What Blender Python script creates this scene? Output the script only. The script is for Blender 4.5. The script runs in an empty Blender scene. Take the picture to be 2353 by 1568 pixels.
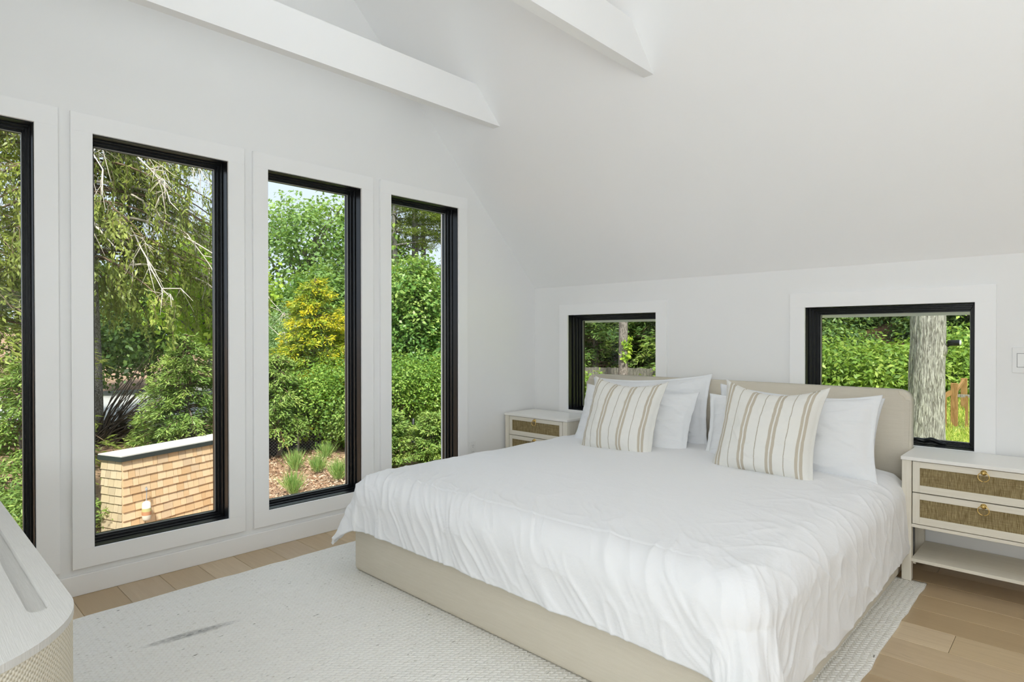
import bpy, bmesh, math, random
import numpy as np
from mathutils import Matrix, Vector

# ------------------------------------------------------------------ camera, world, lights, exposure
scene = bpy.context.scene
col = scene.collection
random.seed(7)
CAM_H = 1.25
cam_data = bpy.data.cameras.new('camera')
cam_data.sensor_width = 36.0
cam_data.lens = 36.0 * 1388.66 / 2353.0
cam_data.clip_start = 0.02
cam_data.clip_end = 400
cam = bpy.data.objects.new('camera', cam_data)
col.objects.link(cam)
yaw, pitch, roll = 0.76136, 0.00655, -0.00063
F = Vector((-math.sin(yaw) * math.cos(pitch), math.cos(yaw) * math.cos(pitch), -math.sin(pitch)))
R0 = Vector((math.cos(yaw), math.sin(yaw), 0))
U0 = R0.cross(F)
Rr = R0 * math.cos(roll) + U0 * math.sin(roll)
Uu = U0 * math.cos(roll) - R0 * math.sin(roll)
M = Matrix.Identity(4)
for i in range(3):
    M[i][0] = Rr[i]; M[i][1] = Uu[i]; M[i][2] = -F[i]
M[0][3], M[1][3], M[2][3] = 0, 0, CAM_H
cam.matrix_world = M
scene.camera = cam

world = bpy.data.worlds.new('hazy_sky')
scene.world = world
world.use_nodes = True
bg = world.node_tree.nodes['Background']
bg.inputs['Color'].default_value = (0.74, 0.84, 1.0, 1)
bg.inputs['Strength'].default_value = 1.2

sun_data = bpy.data.lights.new('sun', 'SUN')
sun_data.energy = 7.0
sun_data.angle = math.radians(6)
sun_data.color = (1.0, 0.95, 0.86)
sun = bpy.data.objects.new('sun', sun_data)
col.objects.link(sun)
sun.rotation_euler = Vector((-0.52, 0.42, -0.86)).to_track_quat('-Z', 'Y').to_euler()

def area(name, loc, direction, sx, sy, power, color=(1, 1, 1)):
    d = bpy.data.lights.new(name, 'AREA')
    d.shape = 'RECTANGLE'; d.size = sx; d.size_y = sy; d.energy = power; d.color = color
    o = bpy.data.objects.new(name, d)
    col.objects.link(o)
    o.location = loc
    o.rotation_euler = Vector(direction).to_track_quat('-Z', 'Y').to_euler()
    return o
# added fill lamps out of view, behind the camera and under the ridge
area('east_fill', (2.05, 1.1, 1.35), (-1, 0.10, 0.05), 3.4, 2.2, 9, (0.89, 0.955, 1.0))  # added fill in front of the east wall, which has no door
area('ceiling_bounce_fill', (0.75, 0.1, 1.75), (-0.25, 0.12, 1), 2.2, 1.9, 29, (0.89, 0.955, 1.0))  # added fill aimed up to brighten the ceiling
area('south_fill', (-0.2, -0.90, 1.30), (-0.25, 0.93, 0.25), 2.2, 0.6, 43, (0.89, 0.955, 1.0))  # added fill facing the bed, no window on this side
area('ridge_fill', (-2.2, 1.35, 3.95), (-0.25, -0.05, -1), 2.4, 0.4, 17, (0.88, 0.95, 1.0))  # added fill below the ridge, the roof has no opening

vs = scene.view_settings
vs.view_transform = 'Standard'
vs.look = 'None'
vs.exposure = 0.0
vs.gamma = 1.0
vs.use_curve_mapping = False
scene.cycles.max_bounces = 9
scene.cycles.diffuse_bounces = 7
scene.cycles.use_light_tree = False
scene.cycles.adaptive_min_samples = 16
scene.cycles.glossy_bounces = 3
scene.cycles.transmission_bounces = 4
scene.cycles.transparent_max_bounces = 10
scene.cycles.use_denoising = True
scene.cycles.use_adaptive_sampling = True
scene.cycles.adaptive_threshold = 0.09
scene.cycles.sample_clamp_indirect = 6.0

# ------------------------------------------------------------------ helpers
def tag(o, label=None, cat=None, group=None, kind=None):
    if label: o['label'] = label
    if cat: o['category'] = cat
    if group: o['group'] = group
    if kind: o['kind'] = kind
    return o

def attach(o, parent):
    if parent is not None:
        o.parent = parent
        if parent.type == 'EMPTY':
            o.matrix_parent_inverse = Matrix.Translation(-Vector(parent.location))
    return o

def link_mesh(name, me, mat, parent=None, smooth=False):
    if mat is not None: me.materials.append(mat)
    if smooth:
        me.polygons.foreach_set('use_smooth', [True] * len(me.polygons))
    o = bpy.data.objects.new(name, me)
    col.objects.link(o)
    return attach(o, parent)

def thing(name, loc, label, cat, group=None):
    o = bpy.data.objects.new(name, None)
    o.empty_display_size = 0.1
    o.location = loc
    col.objects.link(o)
    return tag(o, label, cat, group)

def bm_box(bm, x0, x1, y0, y1, z0, z1, bevel=0.0, seg=2):
    vs_ = [bm.verts.new((x, y, z)) for x in (x0, x1) for y in (y0, y1) for z in (z0, z1)]
    fs = [(0, 1, 3, 2), (4, 6, 7, 5), (0, 4, 5, 1), (2, 3, 7, 6), (0, 2, 6, 4), (1, 5, 7, 3)]
    faces = [bm.faces.new([vs_[i] for i in f]) for f in fs]
    if bevel > 0:
        es = list({e for f in faces for e in f.edges})
        bmesh.ops.bevel(bm, geom=es, offset=bevel, segments=seg, affect='EDGES', profile=0.5)

def bm_finish(bm, name, mat, parent=None, smooth=False):
    bmesh.ops.recalc_face_normals(bm, faces=bm.faces)
    me = bpy.data.meshes.new(name)
    bm.to_mesh(me); bm.free()
    return link_mesh(name, me, mat, parent, smooth)

def box(name, x0, x1, y0, y1, z0, z1, mat, parent=None, bevel=0.0, seg=2, smooth=False):
    bm = bmesh.new()
    bm_box(bm, x0, x1, y0, y1, z0, z1, bevel, seg)
    return bm_finish(bm, name, mat, parent, smooth)

def bm_prism(bm, poly, axis, a, b):
    """polygon given in the two other axes, extruded along axis from a to b"""
    def P(u, v, w):
        return {0: (w, u, v), 1: (u, w, v), 2: (u, v, w)}[axis]
    A = [bm.verts.new(P(u, v, a)) for u, v in poly]
    B = [bm.verts.new(P(u, v, b)) for u, v in poly]
    bm.faces.new(A); bm.faces.new(B[::-1])
    n = len(poly)
    for i in range(n):
        bm.faces.new([A[i], A[(i + 1) % n], B[(i + 1) % n], B[i]])

def np_mesh(name, V, Q, mat, parent=None, smooth=True, tone=None):
    """numpy verts (n,3) and quads (m,4)"""
    me = bpy.data.meshes.new(name)
    V = np.asarray(V, np.float32); Q = np.asarray(Q, np.int32)
    k = Q.shape[1]
    me.vertices.add(len(V)); me.vertices.foreach_set('co', V.ravel())
    me.loops.add(Q.size); me.loops.foreach_set('vertex_index', Q.ravel())
    me.polygons.add(len(Q))
    me.polygons.foreach_set('loop_start', np.arange(0, Q.size, k, dtype=np.int32))
    me.polygons.foreach_set('loop_total', np.full(len(Q), k, np.int32))
    if tone is not None:
        at = me.attributes.new('tone', 'FLOAT', 'POINT')
        at.data.foreach_set('value', np.asarray(tone, np.float32))
    me.update(calc_edges=True)
    me.validate()
    return link_mesh(name, me, mat, parent, smooth)

class Tubes:
    def __init__(s): s.V = []; s.Q = []; s.n = 0
    def add(s, pts, rad, sides=6):
        pts = np.asarray(pts, float); m = len(pts)
        rad = np.broadcast_to(np.asarray(rad, float), (m,))
        T = np.gradient(pts, axis=0); T /= np.linalg.norm(T, axis=1)[:, None] + 1e-9
        ref = np.array([0, 0, 1.0]) if abs(T[0][2]) < .9 else np.array([1.0, 0, 0])
        A = np.cross(T, ref); A /= np.linalg.norm(A, axis=1)[:, None] + 1e-9
        B = np.cross(T, A)
        th = np.arange(sides) * 2 * np.pi / sides
        ring = pts[:, None, :] + rad[:, None, None] * (np.cos(th)[None, :, None] * A[:, None, :] + np.sin(th)[None, :, None] * B[:, None, :])
        s.V.append(ring.reshape(-1, 3))
        i = np.arange(m - 1)[:, None] * sides; j = np.arange(sides)[None, :]; j2 = (j + 1) % sides
        q = np.stack([i + j, i + j2, i + sides + j2, i + sides + j], -1).reshape(-1, 4) + s.n
        s.Q.append(q); s.n += m * sides
    def build(s, name, mat, parent=None):
        return np_mesh(name, np.concatenate(s.V), np.concatenate(s.Q), mat, parent, True)

def hash2(ix, iy, seed):
    h = (ix.astype(np.int64) * 374761393 + iy.astype(np.int64) * 668265263 + seed * 982451653) & 0x7fffffff
    h = ((h ^ (h >> 13)) * 1274126177) & 0x7fffffff
    return ((h ^ (h >> 16)) & 0xffff) / 65535.0

def vnoise(x, y, seed=0):
    ix = np.floor(x); iy = np.floor(y); fx = x - ix; fy = y - iy
    fx = fx * fx * fx * (fx * (fx * 6 - 15) + 10); fy = fy * fy * fy * (fy * (fy * 6 - 15) + 10)
    a = hash2(ix, iy, seed); b = hash2(ix + 1, iy, seed); c = hash2(ix, iy + 1, seed); d = hash2(ix + 1, iy + 1, seed)
    return (a * (1 - fx) + b * fx) * (1 - fy) + (c * (1 - fx) + d * fx) * fy

def fbm(x, y, seed=0, o=3):
    r = 0; a = .5
    for k in range(o):
        r = r + a * vnoise(x * 2 ** k, y * 2 ** k, seed + k * 17); a *= .5
    return r
def ridge(x, y, seed=0):
    return 1 - np.abs(2 * vnoise(x, y, seed) - 1)

# ------------------------------------------------------------------ materials
class NT:
    def __init__(s, name):
        s.m = bpy.data.materials.new(name); s.m.use_nodes = True
        s.t = s.m.node_tree; s.b = s.t.nodes['Principled BSDF']; s.out = s.t.nodes['Material Output']
    def n(s, typ, **kw):
        nd = s.t.nodes.new(typ)
        for k, v in kw.items():
            if k.startswith('i_'): nd.inputs[k[2:].replace('_', ' ')].default_value = v
            else: setattr(nd, k, v)
        return nd
    def l(s, a, b): s.t.links.new(a, b)
    def math(s, op, a, b=None, clamp=False):
        nd = s.t.nodes.new('ShaderNodeMath'); nd.operation = op; nd.use_clamp = clamp
        for i, v in enumerate((a, b)):
            if v is None: continue
            if hasattr(v, 'is_output'): s.l(v, nd.inputs[i])
            else: nd.inputs[i].default_value = v
        return nd.outputs[0]
    def mix(s, fac, a, b, blend='MIX'):
        nd = s.t.nodes.new('ShaderNodeMix'); nd.data_type = 'RGBA'; nd.blend_type = blend
        for sock, v in ((nd.inputs[0], fac), (nd.inputs[6], a), (nd.inputs[7], b)):
            if hasattr(v, 'is_output'): s.l(v, sock)
            elif isinstance(v, (int, float)): sock.default_value = v
            else: sock.default_value = (*v, 1)
        return nd.outputs[2]
    def coord(s, which='Object', scale=(1, 1, 1)):
        tc = s.t.nodes.new('ShaderNodeTexCoord'); mp = s.t.nodes.new('ShaderNodeMapping')
        mp.inputs['Scale'].default_value = scale
        s.l(tc.outputs[which], mp.inputs[0]); return mp.outputs[0]
    def noise(s, vec, scale, detail=3, rough=.5, dist=0):
        nd = s.n('ShaderNodeTexNoise'); s.l(vec, nd.inputs['Vector'])
        nd.inputs['Scale'].default_value = scale; nd.inputs['Detail'].default_value = detail
        nd.inputs['Roughness'].default_value = rough; nd.inputs['Distortion'].default_value = dist
        return nd.outputs[0]
    def ramp(s, fac, stops):
        nd = s.n('ShaderNodeValToRGB'); s.l(fac, nd.inputs[0]); cr = nd.color_ramp
        while len(cr.elements) < len(stops): cr.elements.new(.5)
        for e, (p, c) in zip(cr.elements, stops):
            e.position = p; e.color = (*c, 1) if len(c) == 3 else c
        return nd.outputs[0]
    def bump(s, h, strength=.3, dist=.01):
        nd = s.n('ShaderNodeBump'); nd.inputs['Strength'].default_value = strength; nd.inputs['Distance'].default_value = dist
        s.l(h, nd.inputs['Height']); s.l(nd.outputs[0], s.b.inputs['Normal']); return nd
    def base(s, c, rough=.5, spec=.5, metal=0):
        if hasattr(c, 'is_output'): s.l(c, s.b.inputs['Base Color'])
        else: s.b.inputs['Base Color'].default_value = (*c, 1)
        s.b.inputs['Roughness'].default_value = rough; s.b.inputs['Specular IOR Level'].default_value = spec
        s.b.inputs['Metallic'].default_value = metal
        return s

def plain(name, c, rough=.5, spec=.4, metal=0):
    return NT(name).base(c, rough, spec, metal).m

def m_paint(name, c, rough):
    # flat wall paint: faint roller mottling, no gloss to speak of
    k = NT(name); v = k.coord()
    d = k.n('ShaderNodeBsdfDiffuse'); k.l(k.mix(k.noise(v, 2.2, 0), tuple(x * .985 for x in c), c), d.inputs[0])
    if rough < .5:
        g = k.n('ShaderNodeBsdfGlossy'); g.inputs['Roughness'].default_value = rough
        mx = k.n('ShaderNodeMixShader'); mx.inputs[0].default_value = .03
        k.l(d.outputs[0], mx.inputs[1]); k.l(g.outputs[0], mx.inputs[2]); k.l(mx.outputs[0], k.out.inputs[0])
    else:
        k.l(d.outputs[0], k.out.inputs[0])
    k.t.nodes.remove(k.b)
    return k.m
M_wall = m_paint('wall_paint', (.865, .865, .86), .6)
M_ceil = m_paint('ceiling_paint', (.925, .925, .925), .6)
M_trim = m_paint('trim_paint', (.915, .915, .915), .38)
M_beam = m_paint('beam_paint', (.915, .915, .915), .5)
M_plate = plain('switch_plastic', (.82, .82, .81), .35)
M_slot = plain('outlet_slot', (.22, .22, .22), .5)

def m_black():
    k = NT('black_aluminium'); v = k.coord()
    k.base(k.mix(k.noise(v, 40, 2), (.006, .0075, .008), (.009, .0105, .0115)), .30, .35); return k.m
M_black = m_black()
M_gasket = plain('window_gasket', (.35, .36, .34), .4)

def m_glass():
    k = NT('window_glass'); t = k.t
    tr = k.n('ShaderNodeBsdfTransparent'); gl = k.n('ShaderNodeBsdfGlossy'); gl.inputs['Roughness'].default_value = .0
    tr.inputs[0].default_value = (.965, .98, .97, 1)
    mx = k.n('ShaderNodeMixShader'); mx.inputs[0].default_value = .008
    k.l(tr.outputs[0], mx.inputs[1]); k.l(gl.outputs[0], mx.inputs[2]); k.l(mx.outputs[0], k.out.inputs[0]); return k.m
M_glass = m_glass()

def m_oak():
    k = NT('oak_floor'); oi = k.n('ShaderNodeObjectInfo')
    tc = k.n('ShaderNodeTexCoord'); add = k.n('ShaderNodeVectorMath', operation='ADD')
    cx = k.n('ShaderNodeCombineXYZ'); k.l(k.math('MULTIPLY', oi.outputs['Random'], 37.0), cx.inputs[0]); k.l(k.math('MULTIPLY', oi.outputs['Random'], 91.0), cx.inputs[1])
    k.l(tc.outputs['Object'], add.inputs[0]); k.l(cx.outputs[0], add.inputs[1])
    mp = k.n('ShaderNodeMapping'); mp.inputs['Scale'].default_value = (1.1, 13, 1); k.l(add.outputs[0], mp.inputs[0])
    mp2 = k.n('ShaderNodeMapping'); mp2.inputs['Scale'].default_value = (3, 120, 1); k.l(add.outputs[0], mp2.inputs[0])
    mp3 = k.n('ShaderNodeMapping'); mp3.inputs['Scale'].default_value = (2.2, 6.5, 1); k.l(add.outputs[0], mp3.inputs[0])
    g = k.noise(mp.outputs[0], 2.2, 5, .6, 1.2); fine = k.noise(mp2.outputs[0], 2.0, 2, .6)
    tone = k.ramp(oi.outputs['Random'], [(0, (.44, .315, .175)), (.3, (.68, .53, .33)), (.55, (.52, .39, .235)), (.8, (.76, .61, .41)), (1, (.58, .455, .305))])
    c = k.mix(k.math('MULTIPLY', k.ramp(g, [(.35, (0, 0, 0)), (.7, (1, 1, 1))]), .34), tone, (.42, .29, .16), 'MIX')
    c = k.mix(k.math('MULTIPLY', fine, .30), c, (.30, .19, .095))
    knot = k.noise(mp3.outputs[0], 1.5, 2, .4, .3)
    c = k.mix(k.ramp(knot, [(.72, (0, 0, 0)), (.79, (1, 1, 1))]), c, (.15, .10, .07))
    k.base(c, .30, .5); k.bump(fine, .06, .002); return k.m
M_oak = m_oak()
M_subfloor = plain('subfloor', (.12, .08, .05), .8)

def m_fabric(name, c1, c2, scale=420, rough=.95, streak=(1, 1, 1), bstr=.25):
    k = NT(name); v = k.coord('Object', streak); v2 = k.coord()
    a = k.noise(v, 30, 4, .6); w = k.noise(v2, scale, 2, .7)
    c = k.mix(a, c1, c2); c = k.mix(k.math('MULTIPLY', w, .35), c, tuple(x * .78 for x in c1))
    k.base(c, rough, .15); pass
    k.bump(w, bstr, .002); return k.m
M_linen = m_fabric('oatmeal_linen', (.69, .63, .515), (.79, .735, .63), 380, .95, (.35, .35, 5), .3)
M_cotton = m_fabric('white_cotton', (.87, .875, .89), (.89, .895, .905), 700, .85, (1, 1, 1), .05)
M_pillow = m_fabric('white_pillow_cotton', (.86, .87, .885), (.88, .89, .90), 700, .85, (1, 1, 1), .05)
M_mattress = plain('mattress_ticking', (.8, .8, .78), .9)

def m_duvet():
    k = NT('white_duvet_cotton'); v = k.coord('Object', (1, 1, 1))
    a = k.noise(v, 9, 5, .62, .8)
    b = k.noise(v, 38, 4, .6, .6)
    k.base(k.mix(a, (.875, .88, .895), (.89, .893, .905)), .85, .15)
    pass
    h = k.math('ADD', k.math('MULTIPLY', a, .6), k.math('MULTIPLY', b, .22))
    k.bump(h, .22, .02); return k.m
M_duvet = m_duvet()

def m_stripe():
    k = NT('striped_cushion_cotton'); tc = k.n('ShaderNodeTexCoord'); sp = k.n('ShaderNodeSeparateXYZ'); k.l(tc.outputs['UV'], sp.inputs[0])
    u = sp.outputs[0]; vv = sp.outputs[1]
    def band(centre, half):
        # repeat with period .265
        ph = k.math('FRACT', k.math('ADD', k.math('DIVIDE', k.math('SUBTRACT', u, centre), .265), .5))
        d = k.math('ABSOLUTE', k.math('SUBTRACT', ph, .5))
        return k.math('LESS_THAN', d, half / .265)
    b1 = band(.074, .0135); b2 = band(.114, .0135); th = band(.226, .0042)
    mp = k.n('ShaderNodeMapping'); mp.inputs['Scale'].default_value = (160, 260, 1); k.l(tc.outputs['UV'], mp.inputs[0])
    w = k.noise(mp.outputs[0], 1.0, 2, .7)
    dots = k.math('GREATER_THAN', k.math('FRACT', k.math('MULTIPLY', vv, 75)), .35)
    base = k.mix(k.math('MULTIPLY', w, .5), (.85, .84, .80), (.74, .72, .66))
    st = k.math('MULTIPLY', k.math('ADD', b1, b2, True), k.math('ADD', .55, k.math('MULTIPLY', w, .6), True))
    c = k.mix(st, base, (.52, .455, .35))
    c = k.mix(k.math('MULTIPLY', th, dots), c, (.33, .28, .19))
    k.base(c, .95, .1); k.bump(w, .3, .002); return k.m
M_stripe = m_stripe()

def m_rug():
    k = NT('braided_rug_wool'); tc = k.n('ShaderNodeTexCoord')
    v = tc.outputs['Object']
    def mp(s):
        m_ = k.n('ShaderNodeMapping'); m_.inputs['Scale'].default_value = s; k.l(v, m_.inputs[0]); return m_.outputs[0]
    sp = k.n('ShaderNodeSeparateXYZ'); k.l(v, sp.inputs[0])
    X, Y = sp.outputs[0], sp.outputs[1]
    row = k.math('MULTIPLY', X, 1 / .024)
    fx = k.math('ABSOLUTE', k.math('SUBTRACT', k.math('FRACT', row), .5))
    chev = k.math('FRACT', k.math('ADD', k.math('MULTIPLY', Y, 46), k.math('MULTIPLY', fx, 1.6)))
    tri = k.math('ABSOLUTE', k.math('SUBTRACT', chev, .5))
    n1 = k.noise(mp((90, 40, 1)), 1, 3, .6); n2 = k.noise(mp((42, 6, 1)), 1, 3, .6); n3 = k.noise(mp((75, 22, 1)), 1, 2, .5)
    c = k.mix(n2, (.87, .85, .79), (.94, .93, .89))
    c = k.mix(k.math('MULTIPLY', k.ramp(tri, [(0, (1, 1, 1)), (.16, (0, 0, 0))]), .22), c, (.52, .48, .40))
    c = k.mix(k.ramp(n1, [(.60, (0, 0, 0)), (.76, (.6, .6, .6))]), c, (.40, .37, .29))
    c = k.mix(k.ramp(n3, [(.70, (0, 0, 0)), (.76, (.8, .8, .8))]), c, (.17, .16, .13))
    # dark scuff running along the braid
    sx = k.math('DIVIDE', k.math('SUBTRACT', X, k.math('ADD', -2.705, k.math('MULTIPLY', k.math('SUBTRACT', Y, .90), .12))), .030)
    sy = k.math('DIVIDE', k.math('SUBTRACT', Y, .90), .20)
    dd = k.math('ADD', k.math('MULTIPLY', sx, sx), k.math('MULTIPLY', sy, sy))
    sc = k.math('MULTIPLY', k.math('SUBTRACT', 1.0, dd, True), k.ramp(n1, [(.3, (.25, .25, .25)), (.62, (1, 1, 1))]))
    c = k.mix(k.math('MULTIPLY', sc, .8), c, (.13, .13, .125))
    k.base(c, .97, .1)
    h = k.math('ADD', k.math('MULTIPLY', tri, 1.4), k.math('MULTIPLY', n1, .9))
    k.bump(h, .6, .006); return k.m
M_rug = m_rug()

def m_washed():
    k = NT('washed_oak'); v = k.coord('Object', (1, 1, 1))
    tc = k.n('ShaderNodeTexCoord'); mp = k.n('ShaderNodeMapping'); mp.inputs['Scale'].default_value = (70, 70, 5); k.l(tc.outputs['Object'], mp.inputs[0])
    g = k.noise(mp.outputs[0], 1.2, 4, .6, .6)
    c = k.mix(g, (.70, .65, .54), (.85, .81, .715))
    k.base(c, .5, .3); k.bump(g, .08, .002); return k.m
M_wash = m_washed()
def m_washed_h():
    k = NT('washed_oak_horizontal'); tc = k.n('ShaderNodeTexCoord'); mp = k.n('ShaderNodeMapping'); mp.inputs['Scale'].default_value = (5, 60, 70); k.l(tc.outputs['Object'], mp.inputs[0])
    g = k.noise(mp.outputs[0], 1.2, 4, .6, .6)
    c = k.mix(g, (.70, .65, .54), (.85, .81, .715))
    k.base(c, .5, .3); k.bump(g, .08, .002); return k.m
M_washh = m_washed_h()
M_washtop = plain('washed_oak_top', (.88, .865, .83), .42)
M_gap = plain('drawer_gap', (.05, .045, .035), .8)
def m_raffia():
    k = NT('raffia_panel'); tc = k.n('ShaderNodeTexCoord')
    def nz(s, sc=1, d=2):
        mp = k.n('ShaderNodeMapping'); mp.inputs['Scale'].default_value = s; k.l(tc.outputs['Object'], mp.inputs[0]); return k.noise(mp.outputs[0], sc, d, .7)
    a = nz((330, 330, 22)); b = nz((16, 16, 420)); s = nz((520, 520, 520))
    c = k.mix(k.ramp(a, [(.35, (0, 0, 0)), (.68, (1, 1, 1))]), (.20, .145, .06), (.47, .385, .21))
    c = k.mix(k.math('MULTIPLY', k.ramp(b, [(.4, (0, 0, 0)), (.6, (1, 1, 1))]), .45), c, (.15, .105, .045))
    k.base(c, .8, .2); k.bump(k.math('ADD', a, b), .6, .003); return k.m
M_raffia = m_raffia()
M_brass = plain('brass', (.80, .58, .22), .28, .5, 1.0)

def m_weave():
    k = NT('woven_grasscloth'); tc = k.n('ShaderNodeTexCoord')
    sp = k.n('ShaderNodeSeparateXYZ'); k.l(tc.outputs['UV'], sp.inputs[0])
    a = k.math('SINE', k.math('MULTIPLY', sp.outputs[0], 2 * math.pi / .0085)); b = k.math('SINE', k.math('MULTIPLY', sp.outputs[1], 2 * math.pi / .0085))
    w = k.math('MULTIPLY', a, b)
    mp = k.n('ShaderNodeMapping'); mp.inputs['Scale'].default_value = (60, 60, 60); k.l(tc.outputs['Object'], mp.inputs[0])
    n1 = k.noise(mp.outputs[0], 4, 3, .6)
    c = k.mix(k.ramp(w, [(.0, (0, 0, 0)), (.75, (1, 1, 1))]), (.74, .70, .60), (.50, .45, .33))
    c = k.mix(k.math('MULTIPLY', n1, .4), c, (.60, .56, .46))
    k.base(c, .8, .2); k.bump(k.math('ADD', k.math('MULTIPLY', w, -.5), n1), .5, .003); return k.m
M_weave = m_weave()
def m_crash():
    k = NT('grasscloth_top'); tc = k.n('ShaderNodeTexCoord')
    def nz(s):
        mp = k.n('ShaderNodeMapping'); mp.inputs['Scale'].default_value = s; k.l(tc.outputs['Object'], mp.inputs[0]); return k.noise(mp.outputs[0], 1, 3, .7)
    a = nz((14, 420, 10)); b = nz((420, 14, 10))
    c = k.mix(a, (.52, .51, .48), (.70, .69, .665)); c = k.mix(k.math('MULTIPLY', b, .5), c, (.74, .73, .71))
    k.base(c, .65, .3); k.bump(k.math('ADD', a, b), .4, .002); return k.m
M_crash = m_crash()

# exterior materials
def m_leaf(name, stops, trans=.35, rough=.45):
    k = NT(name); at = k.n('ShaderNodeAttribute'); at.attribute_name = 'tone'
    c = k.ramp(at.outputs['Fac'], stops)
    k.base(c, rough, .35)
    tl = k.n('ShaderNodeBsdfTranslucent'); k.l(k.mix(.5, c, (.55, .75, .08), 'MIX'), tl.inputs[0])
    mx = k.n('ShaderNodeMixShader'); mx.inputs[0].default_value = trans
    k.l(k.b.outputs[0], mx.inputs[1]); k.l(tl.outputs[0], mx.inputs[2]); k.l(mx.outputs[0], k.out.inputs[0]); return k.m
L_spruce = m_leaf('spruce_needles', [(0, (.075, .10, .022)), (.5, (.21, .26, .055)), (1, (.48, .53, .12))], .25)
L_hemlock = m_leaf('hemlock_needles', [(0, (.06, .125, .03)), (.5, (.18, .30, .07)), (1, (.46, .56, .15))], .25)
L_dark = m_leaf('dark_evergreen', [(0, (.02, .05, .014)), (.5, (.07, .14, .035)), (1, (.24, .36, .08))], .2)
L_gold = m_leaf('golden_cypress', [(0, (.07, .16, .03)), (.40, (.22, .34, .05)), (.62, (.45, .50, .05)), (.85, (.85, .66, .03)), (1, (.95, .74, .03))], .3)
L_green = m_leaf('shrub_leaves', [(0, (.055, .14, .022)), (.5, (.18, .33, .055)), (1, (.45, .58, .12))], .3)
L_bright = m_leaf('bright_leaves', [(0, (.14, .27, .02)), (.5, (.34, .52, .05)), (1, (.60, .72, .10))], .4)
L_meadow = m_leaf('olive_green_leaves', [(0, (.06, .13, .02)), (.5, (.17, .29, .04)), (1, (.40, .50, .10))], .3)
L_oakleaf = m_leaf('tree_leaves', [(0, (.08, .17, .045)), (.5, (.19, .33, .09)), (1, (.38, .54, .17))], .35)
L_grey = m_leaf('grey_green_leaves', [(0, (.15, .27, .11)), (.5, (.28, .44, .20)), (1, (.45, .60, .32))], .3)
L_vine = m_leaf('glossy_vine_leaves', [(0, (.04, .12, .028)), (.5, (.15, .30, .07)), (1, (.55, .68, .20))], .3, .33)
L_pine = m_leaf('pine_needles', [(0, (.07, .12, .03)), (.5, (.19, .26, .05)), (1, (.40, .44, .09))], .25)
L_grass = m_leaf('grass_blades', [(0, (.12, .25, .06)), (.5, (.26, .42, .12)), (1, (.50, .60, .22))], .3)
L_lawn = m_leaf('lawn_blades', [(0, (.20, .32, .05)), (.5, (.40, .50, .08)), (1, (.65, .62, .16))], .3)

def m_bark(name, c1, c2, sx=9, sz=2.2, bs=.8):
    k = NT(name); tc = k.n('ShaderNodeTexCoord'); mp = k.n('ShaderNodeMapping'); mp.inputs['Scale'].default_value = (sx, sx, sz); k.l(tc.outputs['Object'], mp.inputs[0])
    a = k.noise(mp.outputs[0], 3.2, 5, .65, .9)
    c = k.mix(k.ramp(a, [(.42, (0, 0, 0)), (.58, (1, 1, 1))]), c1, c2)
    k.base(c, .9, .15); k.bump(a, bs, .03); return k.m
B_spruce = m_bark('spruce_bark', (.14, .12, .105), (.40, .37, .34), 14, 8)
B_oak = m_bark('white_oak_bark', (.20, .19, .165), (.56, .55, .50), 19, 2.6, 1.0)
B_grey = m_bark('grey_bark', (.13, .115, .10), (.30, .275, .245), 12, 4)
B_pine = m_bark('pine_bark', (.16, .15, .14), (.36, .34, .32), 10, 3)
B_dead = plain('pale_dead_wood', (.58, .53, .46), .85, .15)
B_dark = plain('dark_stems', (.075, .060, .048), .9, .1)
B_twig = plain('brown_twigs', (.18, .13, .09), .9, .1)

def m_ground():
    k = NT('mulch_and_leaf_litter'); v = k.coord()
    a = k.noise(v, 30, 5, .7); b = k.noise(v, 3, 3, .6); g = k.noise(v, .35, 2, .5)
    c = k.mix(a, (.22, .125, .07), (.62, .43, .30))
    c = k.mix(k.ramp(b, [(.4, (0, 0, 0)), (.7, (1, 1, 1))]), c, (.36, .25, .165))
    sp = k.n('ShaderNodeSeparateXYZ'); k.l(v, sp.inputs[0])
    # lawn east of the trunk, leaf litter on the hill behind it
    mask = k.math('MULTIPLY', k.math('GREATER_THAN', sp.outputs[0], -6.5), k.math('MULTIPLY', k.math('GREATER_THAN', sp.outputs[1], 4.5), k.math('LESS_THAN', sp.outputs[1], 17.0)))
    c = k.mix(mask, c, k.mix(a, (.22, .30, .05), (.50, .52, .11)))
    hill = k.math('GREATER_THAN', sp.outputs[1], 17.0)
    c = k.mix(hill, c, k.mix(a, (.05, .03, .02), (.20, .115, .07)))
    k.base(c, .95, .1); k.bump(a, .8, .04); return k.m
M_ground = m_ground()
M_road = NT('asphalt_drive'); _v = M_road.coord(); M_road.base(M_road.mix(M_road.noise(_v, 25, 4, .7), (.34, .34, .34), (.60, .60, .60)), .9, .2); M_road = M_road.m
M_chip = m_leaf('wood_chips', [(0, (.26, .14, .08)), (.5, (.52, .35, .23)), (1, (.74, .56, .42))], 0.0, .9)

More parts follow.
